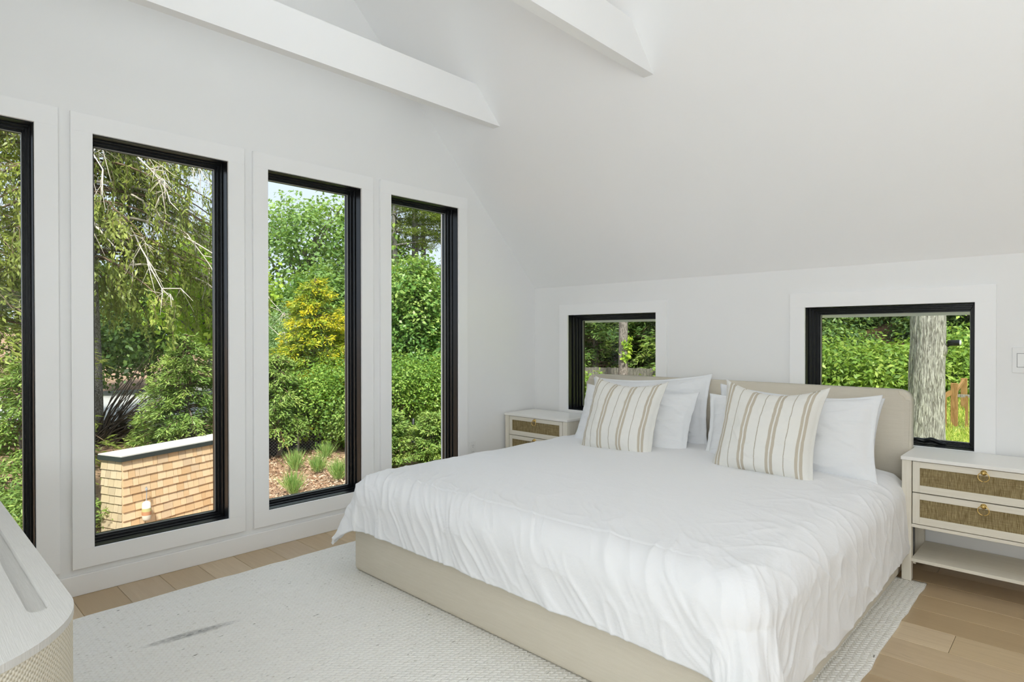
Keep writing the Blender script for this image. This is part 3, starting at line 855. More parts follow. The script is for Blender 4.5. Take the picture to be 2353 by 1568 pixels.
# ------------------------------------------------------------------ dresser with a rounded end (front left)
DZ = .80
dres = thing('woven_dresser', (-2.0, 0.0, 0), 'grasscloth wrapped dresser with rounded end and woven side', 'dresser')
Y1d, Y0d = .230, -.27
X0d, X1d = -2.75, -1.045
rc = .235
def rr_outline(inset=0.0, n=18):
    x1, y0, y1, r = X1d - inset, Y0d + inset, Y1d - inset, rc - inset
    pts = []
    for (cx, cy, a0) in ((x1 - r, y1 - r, math.pi / 2), (x1 - r, y0 + r, 0)):
        for k_ in range(n + 1):
            t = a0 - k_ / n * math.pi / 2
            pts.append((cx + r * math.cos(t), cy + r * math.sin(t)))
    x0 = X0d + inset
    for (cx, cy, a0) in ((x0 + r, y0 + r, -math.pi / 2), (x0 + r, y1 - r, -math.pi)):
        for k_ in range(n + 1):
            t = a0 - k_ / n * math.pi / 2
            pts.append((cx + r * math.cos(t), cy + r * math.sin(t)))
    return pts
def wall_mesh(name, pts, z0, z1, mat, parent):
    P = np.array(pts + pts[:1]); ln = np.concatenate([[0], np.cumsum(np.linalg.norm(np.diff(P, axis=0), axis=1))])
    V_ = np.concatenate([np.c_[P, np.full(len(P), z0)], np.c_[P, np.full(len(P), z1)]]); n = len(P)
    k_ = np.arange(n - 1); q = np.stack([k_, k_ + 1, k_ + 1 + n, k_ + n], -1)[:, ::-1]
    o = np_mesh(name, V_, q, mat, parent, True)
    uvl = o.data.uv_layers.new(name='UVMap'); uv = np.concatenate([np.c_[ln, np.full(n, z0)], np.c_[ln, np.full(n, z1)]])
    li = np.empty(len(o.data.loops), np.int32); o.data.loops.foreach_get('vertex_index', li)
    uvl.data.foreach_set('uv', uv[li].astype(np.float32).ravel()); return o
wall_mesh('body', rr_outline(0.0015), .05, DZ - .0122, M_weave, dres)
box('plinth', X0d + .1, X1d - .1, Y0d + .08, Y1d - .08, 0, .06, M_gap, dres)
# top: panel flush at the rounded end, raised lip along the back with a slot in front of it
bm = bmesh.new(); bm_prism(bm, rr_outline(.006), 2, DZ - .045, DZ - .0125)
bm_finish(bm, 'top_panel', M_crash, dres)
def lip(name, x0, x1, end_round):
    # L-shaped run of the lip: straight along the back, wrapping round the end
    outer = []; inner = []
    n = 18
    if end_round:
        outer.append((x0, Y1d)); inner.append((x0, Y1d - .034))
        r = rc
        for k_ in range(n + 1):
            t = math.pi / 2 - k_ / n * math.pi / 2
            outer.append((X1d - r + r * math.cos(t), Y1d - r + r * math.sin(t)))
        for k_ in range(n + 1):
            t = 0 - k_ / n * math.pi / 2
            outer.append((X1d - r + r * math.cos(t), Y0d + r + r * math.sin(t)))
        inner = [(x0, Y1d - .034), (-1.262, Y1d - .034), (-1.240, Y1d - .038), (-1.226, Y1d - .052), (-1.222, Y1d - .072)]
        poly = outer + [(x0, Y0d), (x0, Y1d - .062), (-1.238, Y1d - .060)] + inner[::-1][1:]
        return poly
    return [(x0, Y1d), (x1, Y1d), (x1, Y1d - .034), (x0, Y1d - .034)]
bm = bmesh.new(); bm_prism(bm, [(X0d + rc, Y1d - .034), (-1.655, Y1d - .034), (-1.655, Y1d), (X0d + rc, Y1d)], 2, DZ - .012, DZ)
bm_finish(bm, 'back_lip', M_crash, dres)
bm = bmesh.new(); bm_prism(bm, [(-1.653, Y1d - .034), (-1.285, Y1d - .034), (-1.285, Y1d), (-1.653, Y1d)], 2, DZ - .012, DZ)
bm_finish(bm, 'back_lip', M_crash, dres)
# rounded end cap and wide top leaf
r = rc; capo = [(-1.2845, Y1d)]
for k_ in range(19):
    t = math.pi / 2 - k_ / 18 * math.pi / 2; capo.append((X1d - r + r * math.cos(t), Y1d - r + r * math.sin(t)))
for k_ in range(19):
    t = -k_ / 18 * math.pi / 2; capo.append((X1d - r + r * math.cos(t), Y0d + r + r * math.sin(t)))
capi = [(X0d + rc, Y0d), (X0d + rc, Y1d - .0640), (-1.262, Y1d - .0640), (-1.2500, Y1d - .0600), (-1.2440, Y1d - .050), (-1.250, Y1d - .038), (-1.266, Y1d - .034), (-1.2845, Y1d - .034)]
bm = bmesh.new(); bm_prism(bm, (capo + capi), 2, DZ - .0121, DZ)
bm_finish(bm, 'top_leaf', M_crash, dres)

# black cord lying on the right low window sill
tb = Tubes()
pts = [(-.86, B + .03, RB + .012), (-.78, B + .05, RB + .016), (-.70, B + .045, RB + .030), (-.665, B + .055, RB + .022), (-.63, B + .05, RB + .034), (-.60, B + .06, RB + .020), (-.565, B + .062, RB + .012)]
P_ = np.array(pts); tq = np.linspace(0, len(P_) - 1, 30)
P2 = np.stack([np.interp(tq, np.arange(len(P_)), P_[:, k_]) for k_ in range(3)], -1)
tb.add(P2, np.interp(tq, [0, 2, 3, 5, 6], [.006, .009, .013, .012, .006]), 8)
tag(tb.build('window_cord', M_black), 'bunched black cord lying on the sill behind the nightstand', 'cord')
#EXTERIOR
# ------------------------------------------------------------------ outdoors
def ground_z(x, y):
    x = np.asarray(x, float); y = np.asarray(y, float)
    w = np.where(x < -4, y + .43 * (np.maximum(x, -11) + 7.4), y + 1.46)
    gy = np.interp(w, [2.7, 3.45, 4.6, 10, 14, 17, 22, 40, 70], [-1.62, -.84, -.70, -.42, -.2, .2, 1.7, 5.2, 10])
    gx = np.interp(-x, [9.6, 12.2, 23, 40, 60], [-1.62, -.52, -.62, .2, 2])
    gx = np.where(y < 12, gx, -2)
    return np.maximum(gy, gx)
gxs = np.concatenate([np.linspace(-70, -22, 25), np.linspace(-20, 6, 105), np.linspace(8, 40, 9)])
gys = np.concatenate([np.linspace(-25, -1, 9), np.linspace(-.5, 24, 100), np.linspace(26, 70, 23)])
GXm, GYm = np.meshgrid(gxs, gys, indexing='ij')
GZm = ground_z(GXm, GYm) + .06 * (fbm(GXm * .9, GYm * .9, 3, 3) - .45)
nY = len(gys)
i = np.arange(len(gxs) - 1)[:, None] * nY; j = np.arange(nY - 1)[None, :]
gr = np_mesh('garden_ground', np.stack([GXm, GYm, GZm], -1).reshape(-1, 3), np.stack([i + j, i + nY + j, i + nY + j + 1, i + j + 1], -1).reshape(-1, 4), M_ground)
tag(gr, kind='structure')

def unit(v): return v / (np.linalg.norm(v, axis=-1, keepdims=True) + 1e-9)

class Leaves:
    def __init__(s, seed): s.c = []; s.d = []; s.n = []; s.l = []; s.w = []; s.t = []; s.r = np.random.RandomState(seed)
    def add(s, c, d, n, l, w, t):
        m = len(c)
        s.c.append(c); s.d.append(np.broadcast_to(d, (m, 3))); s.n.append(np.broadcast_to(n, (m, 3)))
        s.l.append(np.broadcast_to(l, (m,))); s.w.append(np.broadcast_to(w, (m,))); s.t.append(np.broadcast_to(t, (m,)))
    def cluster(s, centres, per, spread, ln, wd, outward=None, up=.7, jit=.8, tone=None, flat=1.0):
        r = s.r; k = len(centres); m = k * per
        C = np.repeat(centres, per, 0) + r.normal(size=(m, 3)) * np.repeat(np.broadcast_to(spread, (k,)), per)[:, None] * np.array([1, 1, flat])
        o = np.zeros((m, 3)) if outward is None else np.repeat(outward, per, 0)
        n = unit(o * .6 + np.array([0, 0, up]) + r.normal(size=(m, 3)) * jit * .6)
        d = unit(np.cross(n, r.normal(size=(m, 3))) + o * .3 - np.array([0, 0, .25]))
        tc = r.uniform(0, 1, k) if tone is None else tone
        t = np.clip(np.repeat(tc, per) * .55 + r.uniform(0, 1, m) * .5, 0, 1)
        s.add(C, d, n, ln * r.uniform(.7, 1.3, m), wd * r.uniform(.7, 1.3, m), t)
    def build(s, name, mat, parent):
        c = np.concatenate(s.c); d = unit(np.concatenate(s.d)); n = np.concatenate(s.n); l = np.concatenate(s.l)[:, None]; w = np.concatenate(s.w)[:, None]; t = np.concatenate(s.t)
        sd = unit(np.cross(d, n)); nn = np.cross(sd, d)
        V_ = np.stack([c - d * l / 2, c + sd * w / 2 + nn * w * .18, c + d * l / 2, c - sd * w / 2 + nn * w * .18], 1).reshape(-1, 3)
        m = len(c)
        o = np_mesh(name, V_, np.arange(4 * m).reshape(-1, 4), mat, parent, False, np.repeat(t, 4))
        o['kind'] = 'stuff'
        return o

def bush(name, x, y, top, rx, ry, mat, label, cat='shrub', group=None, n=220, per=60, leaf=(.07, .04), seed=1, base=None, stems=5, spread=.14, shell=.62, stem_mat=None, lumps=5, bottom=None):
    """rounded shrub: several lobes, leaves in clumps over and inside the lobes, on real stems"""
    r = np.random.RandomState(seed)
    gz_ = float(ground_z(x, y)) if base is None else base
    H = top - gz_
    root = thing(name, (x, y, gz_), label, cat, group)
    lv = Leaves(seed)
    lobes = [(np.array([x, y, gz_ + H * .55]), np.array([rx, ry, H * .47]))]
    for k_ in range(lumps):
        a = r.uniform(0, 2 * np.pi); q = r.uniform(.35, .65)
        zc = gz_ + H * r.uniform(.28, .80)
        sc = r.uniform(.38, .55)
        lobes.append((np.array([x + rx * q * math.cos(a), y + ry * q * math.sin(a), zc]), np.array([rx * sc, ry * sc, min(H * sc * .6, top - zc)])))
    lobes.append((np.array([x, y, gz_ + H * .78]), np.array([rx * .5, ry * .5, H * .22])))
    wts = np.array([(l_[1] ** .8).prod() for l_ in lobes]); wts /= wts.sum()
    pick = r.choice(len(lobes), n, p=wts)
    dirs = unit(r.normal(size=(n, 3)) + np.array([0, 0, .25]))
    rad = r.uniform(shell, 1.0, n) ** .7
    Cn = np.array([lobes[p_][0] for p_ in pick]); Sn = np.array([lobes[p_][1] for p_ in pick])
    cen = Cn + dirs * Sn * rad[:, None]
    cen[:, 2] = np.maximum(cen[:, 2], gz_ + .06)
    lv.cluster(cen, per, spread, leaf[0], leaf[1], dirs, .75, .9)
    lv.build('foliage', mat, root)
    tb = Tubes()
    for k_ in range(stems):
        a = r.uniform(0, 2 * np.pi); e_ = cen[r.randint(n)]
        p0 = np.array([x + .06 * math.cos(a), y + .06 * math.sin(a), gz_ - .05]); p3 = e_ * .8 + np.array([x, y, gz_ + H * .5]) * .2
        p1 = p0 + np.array([.12 * math.cos(a), .12 * math.sin(a), H * .3])
        tq = np.linspace(0, 1, 8)[:, None]
        tb.add((1 - tq) ** 2 * p0 + 2 * tq * (1 - tq) * p1 + tq ** 2 * p3, np.linspace(.022, .007, 8) * max(1, H / 2.5), 5)
    tb.build('stems', stem_mat or B_twig, root)
    return root

def conifer(name, x, y, top, rad, mat, label, group=None, seed=1, nb=90, droop=.35, per=26, leaf=(.10, .022), base=None, start=.06, trunk_r=.05, bark=None, spray=.16, tip=.75, up=.5):
    """evergreen with whorled branches carrying flat sprays"""
    r = np.random.RandomState(seed)
    gz_ = float(ground_z(x, y)) if base is None else base
    H = top - gz_
    root = thing(name, (x, y, gz_), label, 'conifer', group)
    tk = Tubes(); zq = np.linspace(0, 1, 9)
    tk.add(np.c_[x + .04 * np.sin(zq * 5), y + .04 * np.cos(zq * 4), gz_ - .05 + zq * H], trunk_r * (1 - zq * .92), 8)
    tk.build('trunk', bark or B_grey, root)
    br = Tubes(); lv = Leaves(seed)
    for k_ in range(nb):
        q = start + (1 - start) * (k_ + r.uniform(0, 1)) / nb
        a = r.uniform(0, 2 * np.pi); ln = rad * (1 - q) ** tip * r.uniform(.7, 1.1) + .06
        m = 7; s_ = np.linspace(0, 1, m)
        px = x + np.cos(a) * ln * s_; py = y + np.sin(a) * ln * s_
        pz = gz_ + q * H + ln * (up * s_ * .6 - droop * s_ ** 2)
        P_ = np.c_[px, py, pz]
        br.add(P_, np.linspace(.012, .003, m) * max(1, ln), 4)
        k2 = max(3, int(per * ln / rad + 4))
        u_ = r.uniform(.25, 1.03, k2)
        cc = np.stack([np.interp(u_, s_, P_[:, c_]) for c_ in range(3)], -1)
        side = np.array([-math.sin(a), math.cos(a), 0])
        off = r.normal(size=(k2, 1)) * spray * (ln * .5 + .25) * (1.05 - u_[:, None] * .5)
        cc = cc + side * off; cc[:, 2] -= np.abs(off[:, 0]) * .35
        dirn = unit(np.array([math.cos(a), math.sin(a), .05]) + side * np.sign(off) * r.uniform(.2, 1.1, (k2, 1)) - np.array([0, 0, droop * .6]))
        tone = r.uniform(0, .6) + .4 * u_
        # each spray: fan of narrow leaves
        f = 6
        dd = np.repeat(dirn, f, 0) + r.normal(size=(k2 * f, 3)) * .42
        c3 = np.repeat(cc, f, 0) + unit(dd) * leaf[0] * .45 + r.normal(size=(k2 * f, 3)) * leaf[0] * .35
        nn = unit(np.array([0, 0, 1.0]) + np.array([math.cos(a), math.sin(a), 0]) * .5 + r.normal(size=(k2 * f, 3)) * .45)
        lv.add(c3, unit(dd), nn, leaf[0] * r.uniform(.7, 1.3, k2 * f), leaf[1] * r.uniform(.7, 1.4, k2 * f), np.clip(np.repeat(tone, f) * .75 + r.uniform(0, .35, k2 * f) - .05, 0, 1))
    br.build('branches', B_twig, root)['kind'] = 'stuff'
    lv.build('foliage', mat, root)
    return root

def weeping_spruce(x, y, top, rad, label, seed=1, nb=70, strands=15, zlo=.16):
    r = np.random.RandomState(seed)
    gz_ = float(ground_z(x, y)); H = top - gz_
    root = thing('weeping_spruce', (x, y, gz_), label, 'conifer')
    tk = Tubes(); zq = np.linspace(0, 1, 14)
    tk.add(np.c_[x + .05 * np.sin(zq * 6), y + .05 * np.cos(zq * 5), gz_ - .1 + zq * H], .19 * (1 - zq * .85), 12)
    tk.build('trunk', B_spruce, root)
    br = Tubes(); dead = Tubes(); lv = Leaves(seed)
    for k_ in range(nb):
        q = zlo + (1 - zlo) * (k_ + r.uniform(0, 1)) / nb
        a = r.uniform(0, 2 * np.pi); ln = rad * (1 - q) ** .55 * r.uniform(.65, 1.08)
        m = 10; s_ = np.linspace(0, 1, m)
        wob_ = np.cumsum(r.normal(size=m)) * .035
        P_ = np.c_[x + np.cos(a) * ln * s_ - np.sin(a) * wob_, y + np.sin(a) * ln * s_ + np.cos(a) * wob_, gz_ + q * H + ln * (.18 * s_ - .62 * s_ ** 2 + .12 * s_ ** 4)]
        bare = r.uniform() < .24
        (dead if bare else br).add(P_, np.linspace(.034 if bare else .024, .007, m), 5)
        ns = strands if not bare else 5
        for h_ in range(ns):
            u_ = r.uniform(.15, 1.0)
            b_ = np.array([np.interp(u_, s_, P_[:, c_]) for c_ in range(3)])
            sa = r.uniform(-1, 1) * .22
            b2 = b_ + np.array([-math.sin(a), math.cos(a), 0]) * sa + np.array([math.cos(a), math.sin(a), 0]) * r.uniform(0, .15)
            hl = r.uniform(.25, .85) * (1 if not bare else .6)
            end = b2 + np.array([r.normal() * .05, r.normal() * .05, -hl])
            pts_ = np.array([b_, b2 + np.array([0, 0, -.03]), (b2 + end) / 2 + r.normal(size=3) * .02, end])
            (dead if bare else br).add(pts_, [.006, .0045, .0035, .002], 4)
            if bare:
                for z_ in range(4):
                    c_ = pts_[1] + (end - pts_[1]) * r.uniform(.1, 1)
                    dead.add([c_, c_ + np.array([r.normal() * .10, r.normal() * .10, -r.uniform(.05, .2)])], [.003, .0015], 3)
                continue
            k2 = int(34 * hl) + 8
            uu_ = r.uniform(0, 1, k2)
            cc = pts_[1] + (end - pts_[1]) * uu_[:, None] + r.normal(size=(k2, 3)) * np.array([.035, .035, .03])
            dd = unit(np.array([0, 0, -1.0]) + r.normal(size=(k2, 3)) * .55 + np.array([math.cos(a), math.sin(a), 0]) * .3)
            nn = unit(np.array([math.cos(a), math.sin(a), .6]) + r.normal(size=(k2, 3)) * .5)
            t_ = np.clip(r.uniform(.0, .45) + .4 * u_ + r.uniform(-.15, .25, k2), 0, 1)
            lv.add(cc, dd, nn, r.uniform(.07, .14, k2), r.uniform(.022, .042, k2), t_)
        # upper-side live tuft near the tip
        if not bare:
            cc = P_[-3:].repeat(14, 0) + r.normal(size=(42, 3)) * .09
            lv.add(cc, unit(r.normal(size=(42, 3)) + np.array([math.cos(a), math.sin(a), -.2])), unit(r.normal(size=(42, 3)) * .5 + np.array([0, 0, 1])), .09, .026, np.clip(r.uniform(.5, 1, 42), 0, 1))
    for k_ in range(16):
        a = r.uniform(-.25, 1.75); z0 = gz_ + H * r.uniform(.28, .66); ln = r.uniform(1.6, 3.3)
        m = 14; s_ = np.linspace(0, 1, m); wob_ = np.cumsum(r.normal(size=m)) * .06; wz_ = np.cumsum(r.normal(size=m)) * .05
        P_ = np.c_[x + np.cos(a) * (.5 + ln * s_) - np.sin(a) * wob_, y + np.sin(a) * (.5 + ln * s_) + np.cos(a) * wob_, z0 + ln * (.10 * s_ - .75 * s_ ** 2 + .1 * s_ ** 3) + wz_]
        dead.add(P_, np.linspace(.024, .006, m), 6)
        for h_ in range(9):
            i0 = r.randint(4, m); b_ = P_[i0]; e_ = b_ + np.array([np.cos(a), np.sin(a), 0]) * r.uniform(0, .35) + r.normal(size=3) * .12 + np.array([0, 0, -r.uniform(.1, .55)])
            md_ = (b_ + e_) / 2 + np.array([0, 0, .08]) + r.normal(size=3) * .04
            dead.add([b_, md_, e_], [.010, .007, .003], 4)
            for z_ in range(3):
                dead.add([md_, md_ + r.normal(size=3) * .12 + np.array([0, 0, -.12])], [.004, .002], 3)
    br.build('branches', B_twig, root)['kind'] = 'stuff'
    dead.build('bare_branches', B_dead, root)['kind'] = 'stuff'
    lv.build('foliage', L_spruce, root)
    return root

def broadleaf(name, x, y, top, rad, crown0, mat, label, group=None, seed=1, trunk_r=.14, nb=16, ncl=230, per=34, leaf=(.17, .10), bark=None, lean=(0, 0), spread=.26, shell=.25):
    r = np.random.RandomState(seed)
    gz_ = float(ground_z(x, y)); H = top - gz_
    root = thing(name, (x, y, gz_), label, 'tree', group)
    tb = Tubes(); zq = np.linspace(0, 1, 10)
    tx = x + lean[0] * zq ** 1.5; ty = y + lean[1] * zq ** 1.5
    tk = np.c_[tx + .1 * np.sin(zq * 7), ty + .1 * np.cos(zq * 6), gz_ - .1 + zq * H * .8]
    tb.add(tk, trunk_r * (1 - .75 * zq), 10)
    tb.build('trunk', bark or B_grey, root)
    br = Tubes(); lv = Leaves(seed)
    cc = np.array([x + lean[0] * .8, y + lean[1] * .8, (crown0 + top) / 2]); S_ = np.array([rad, rad, (top - crown0) / 2])
    d = unit(r.normal(size=(ncl, 3))); q = r.uniform(shell, 1, ncl) ** .6
    cen = cc + d * S_ * q[:, None]
    # clumpy gaps
    keep = vnoise(cen[:, 0] * 1.1 + cen[:, 1], cen[:, 2] * 1.1, seed) > .3
    cen = cen[keep]; d = d[keep]
    for k_ in range(nb):
        z0 = r.uniform(.35, .95); p0 = np.array([np.interp(z0, zq, tk[:, c_]) for c_ in range(3)])
        e_ = cen[r.randint(len(cen))]
        mid = (p0 + e_) / 2 + np.array([0, 0, .25 * rad]) + r.normal(size=3) * .15
        t_ = np.linspace(0, 1, 8)[:, None]
        br.add((1 - t_) ** 2 * p0 + 2 * t_ * (1 - t_) * mid + t_ ** 2 * e_, np.linspace(trunk_r * .4, .012, 8), 5)
    br.build('branches', bark or B_grey, root)['kind'] = 'stuff'
    lv.cluster(cen, per, spread, leaf[0], leaf[1], d, .6, 1.0)
    lv.build('foliage', mat, root)
    return root

# --- seen through the gable windows
weeping_spruce(-12.75, 2.55, 9.0, 3.7, 'weeping spruce with pale bare branches seen beyond the shed', 5, 190, 19, .30)
conifer('tall_hemlock', -11.9, .85, 6.5, 1.9, L_spruce, 'tall dark green spruce seen in the leftmost window', None, 31, 120, .55, 30, (.13, .03), None, .06, .16, B_spruce, .2, .6, .35)
conifer('small_hemlock', -10.0, 1.30, .95, 1.0, L_hemlock, 'feathery light green hemlock low in the leftmost window', None, 33, 120, .4, 26, (.085, .02), spray=.2)
bush('yew_shrub', -8.9, 1.15, -.45, .55, .55, L_hemlock, 'low bright green yew beneath the leftmost window view', 'shrub', None, 110, 40, (.07, .022), 35)
conifer('small_hemlock', -11.05, 3.62, 1.30, 1.10, L_hemlock, 'bushy light green hemlock just behind the shed roof', None, 34, 150, .45, 30, (.085, .020), spray=.2, tip=.6)
broadleaf('maple_tree', -17.2, 6.25, 4.0, 1.5, .9, L_bright, 'bright lime green maple beyond the weeping spruce', 'garden trees', 41, .09, 10, 200, 30, (.17, .11))
broadleaf('oak_tree', -21.4, 10.95, 6.5, 2.1, 2.9, L_oakleaf, 'pale green oak crown against the sky, dark forked trunk', 'garden trees', 42, .17, 22, 250, 24, (.17, .10), None, (.3, .3), .22)
broadleaf('oak_tree', -21.9, 9.0, 5.2, 1.6, 2.4, L_oakleaf, 'leaning oak at the left of the sky gap', 'garden trees', 45, .13, 9, 130, 30, (.17, .10), None, (-.8, -1.0), .22)
broadleaf('beech_tree', -21.0, 13.3, 7.1, 1.9, 3.0, L_green, 'deeper green tree right of the pale oak', 'garden trees', 43, .14, 16, 260, 30, (.18, .11), None, (0, 0), .24)
for k_, (x, y, tp, rx, m_) in enumerate([(-19.0, 8.6, 2.9, 1.5, L_green), (-18.0, 9.9, 3.3, 1.4, L_oakleaf), (-17.9, 11.8, 3.8, 1.8, L_dark), (-24.5, 11.0, 3.2, 2.4, L_green), (-23.5, 6.5, 3.2, 2.3, L_dark), (-21.0, 4.4, 3.4, 2.0, L_dark), (-23, 14.5, 4.2, 2.4, L_dark)]):
    bush('understorey_tree', x, y, tp, rx, rx, m_, ['green thicket below the leaning oak', 'pale leafy thicket below the oak crown', 'dark thicket between the golden cypress and the pines', 'green thicket farthest behind the pale oak', 'dark thicket behind the spruce branches', 'dark thicket behind the drive', 'dark thicket at the feet of the pines'][k_], 'shrub', 'thicket behind the garden', 200, 44, (.16, .10), 60 + k_, None, 4, .24)
conifer('golden_cypress', -10.62, 5.72, 2.35, 1.15, L_gold, 'golden yellow cypress in the middle of the garden view', 'golden cypresses', 51, 190, .35, 34, (.085, .024), spray=.22, tip=.55)
conifer('golden_cypress', -10.75, 6.62, 1.95, .85, L_gold, 'golden cypress half hidden by the right window jamb', 'golden cypresses', 52, 120, .35, 30, (.085, .024), spray=.22, tip=.55)
bush('willow_shrub', -12.7, 6.05, 1.85, 1.15, 1.15, L_grey, 'soft grey green shrub left of the golden cypress', 'shrub', None, 240, 60, (.09, .022), 53, spread=.16)
conifer('false_cypress', -10.05, 4.72, .95, .75, L_hemlock, 'yellow green false cypress overhanging the wire fence', None, 54, 120, .5, 28, (.08, .02), -.72, .22, spray=.22, tip=.5)
bush('privet_shrub', -9.75, 5.55, .75, .85, .80, L_green, 'leafy green privet below the golden cypress', 'shrub', 'garden shrubs', 230, 56, (.055, .033), 55, spread=.12)
bush('laurel_shrub', -9.15, 5.75, .25, .62, .55, L_hemlock, 'small leafy shrub at the top of the mulch bank', 'shrub', 'garden shrubs', 150, 50, (.055, .028), 56, spread=.10)
bush('climbing_vine', -10.0, 7.62, 2.75, 1.02, 1.02, L_vine, 'tall glossy vine covered tree in the window closest to the bed', 'vine', None, 420, 60, (.085, .055), 57, spread=.13, lumps=8)
bush('viburnum_shrub', -10.9, 7.35, 2.35, .8, .8, L_bright, 'lime green shrub left behind the glossy vine', 'shrub', 'garden shrubs', 170, 46, (.09, .05), 58, spread=.14)
bush('viburnum_shrub', -8.85, 6.35, .85, .8, .8, L_green, 'dense green shrub at the foot of the glossy vine', 'shrub', 'garden shrubs', 230, 56, (.055, .032), 59, spread=.12)
bush('viburnum_shrub', -8.35, 7.05, .80, .75, .75, L_green, 'dense green shrub right of the black post', 'shrub', 'garden shrubs', 220, 56, (.055, .03), 60, spread=.12)
conifer('golden_cypress', -10.35, 8.85, 2.55, .95, L_gold, 'golden cypress right of the glossy vine', 'golden cypresses', 61, 150, .35, 30, (.09, .026), spray=.22, tip=.5)
conifer('arborvitae', -7.35, 5.10, .16, .36, L_hemlock, 'young arborvitae left of the black post', 'young arborvitae', 62, 90, .15, 20, (.06, .018), None, .03, .03, None, .2, .5, .9)
conifer('arborvitae', -6.98, 5.62, .10, .38, L_hemlock, 'young arborvitae right of the black post', 'young arborvitae', 63, 90, .15, 20, (.06, .018), None, .03, .03, None, .2, .5, .9)
def pine(x, y, top, seed, label, r0=.17):
    r = np.random.RandomState(seed); gz_ = float(ground_z(x, y)); H = top - gz_
    root = thing('pine_tree', (x, y, gz_), label, 'tree', 'pines at the back of the garden')
    tk = Tubes(); zq = np.linspace(0, 1, 10)
    tk.add(np.c_[x + .08 * np.sin(zq * 5 + seed), y + .08 * np.cos(zq * 4), gz_ - .1 + zq * H], r0 * (1 - .7 * zq), 10)
    tk.build('trunk', B_pine, root)
    br = Tubes(); lv = Leaves(seed)
    for k_ in range(26):
        q = r.uniform(.30, 1); a = r.uniform(0, 2 * np.pi); ln = r.uniform(1.0, 2.3) * (1.15 - q * .6)
        p0 = np.array([x, y, gz_ + q * H]); s_ = np.linspace(0, 1, 8)
        P_ = p0 + np.c_[np.cos(a) * ln * s_, np.sin(a) * ln * s_, ln * (.15 * s_ + r.uniform(-.25, .1) * s_ ** 2)]
        br.add(P_, np.linspace(.045, .012, 8), 5)
        if r.uniform() < .2: continue
        cen = P_[3:].repeat(3, 0) + r.normal(size=(15, 3)) * np.array([.22, .22, .06])
        lv.cluster(cen, 30, .15, .20, .03, None, .9, .6, None, .4)
    br.build('branches', B_pine, root)['kind'] = 'stuff'; lv.build('foliage', L_pine, root)
pine(-19.7, 14.1, 9.0, 71, 'slender pine leftmost behind the glossy vine')
pine(-19.6, 15.0, 10.0, 72, 'tall grey pine in the middle of the three pines', .2)
pine(-18.4, 15.6, 9.0, 73, 'pine rightmost behind the glossy vine')
pine(-22.0, 17.2, 10.5, 74, 'pine farthest back between the others')

# bare multi-stem shrub, fan of dark stems
r = np.random.RandomState(4)
root = thing('bare_stem_shrub', (-12.15, 2.62, float(ground_z(-12.15, 2.62))), 'bare dark stems fanning out beside the spruce trunk', 'shrub')
gzs = float(ground_z(-12.15, 2.62))
for k_ in range(95):
    tb = Tubes(); a = r.uniform(.08, 1.45); az = r.normal() * .35 + 1.45
    ln = r.uniform(1.0, 2.7); s_ = np.linspace(0, 1, 10); bend = r.uniform(-.25, .35)
    side = ln * math.cos(a) * s_ ** r.uniform(1.0, 1.5); hh = ln * math.sin(a) * .62 * (s_ + bend * s_ * (1 - s_)) + .05 * np.sin(s_ * r.uniform(3, 7))
    ox, oy = r.normal() * .10, r.normal() * .12
    tb.add(np.c_[-12.15 + ox + side * math.cos(az), 2.62 + oy + side * math.sin(az), gzs - .03 + hh], np.linspace(r.uniform(.008, .018), .003, 10), 5)
    tb.build('stem', B_dark, root)

# drive beyond the shrubs
dv = []
for (x, y) in [(-13.2, 2.0), (-13.1, 3.2), (-13.3, 4.6), (-13.8, 6.0), (-22.0, 8.0), (-22.2, 4.5), (-22.0, .8)]:
    dv.append((x, y))
bm = bmesh.new(); bm_prism(bm, dv, 2, -.75, -.43); tag(bm_finish(bm, 'driveway', M_road), kind='structure')

# shingled shed -----------------------------------------------------
SC = np.array([-9.24, 2.22]); su = np.array([-.35, .937]); sv = np.array([-.937, -.35])
SZT = -.395; SZB = -1.72; SLF = 2.3; SLS = .42
shed = thing('shingled_shed', (float(SC[0]), float(SC[1]), SZB), 'small cedar shingled shed outside with dark roof edge', 'shed')
def oriented_box(name, o, u, v, a0, a1, b0, b1, z0, z1, mat, parent, slope=0.0):
    bm = bmesh.new()
    vs_ = []
    for a_ in (a0, a1):
        for b_ in (b0, b1):
            for z_ in (z0, z1):
                off = slope if z_ == z0 else 0
                p_ = o + u * a_ + v * (b_ - (off if b_ == b0 else 0))
                vs_.append(bm.verts.new((p_[0], p_[1], z_)))
    for f_ in [(0, 1, 3, 2), (4, 6, 7, 5), (0, 4, 5, 1), (2, 3, 7, 6), (0, 2, 6, 4), (1, 5, 7, 3)]: bm.faces.new([vs_[i_] for i_ in f_])
    return bm_finish(bm, name, mat, parent)
oriented_box('wall_core', SC, su, sv, .02, SLF - .02, .02, SLS - .02, SZB, SZT, M_fence, shed)
oriented_box('fascia', SC, su, sv, -.035, SLF + .03, -.035, SLS + .03, SZT, SZT + .062, M_fascia, shed)
oriented_box('roof_membrane', SC, su, sv, -.03, SLF + .025, -.03, SLS + .025, SZT + .062, SZT + .076, M_membrane, shed)
rr = random.Random(5); rowh = .112
nrow = 11
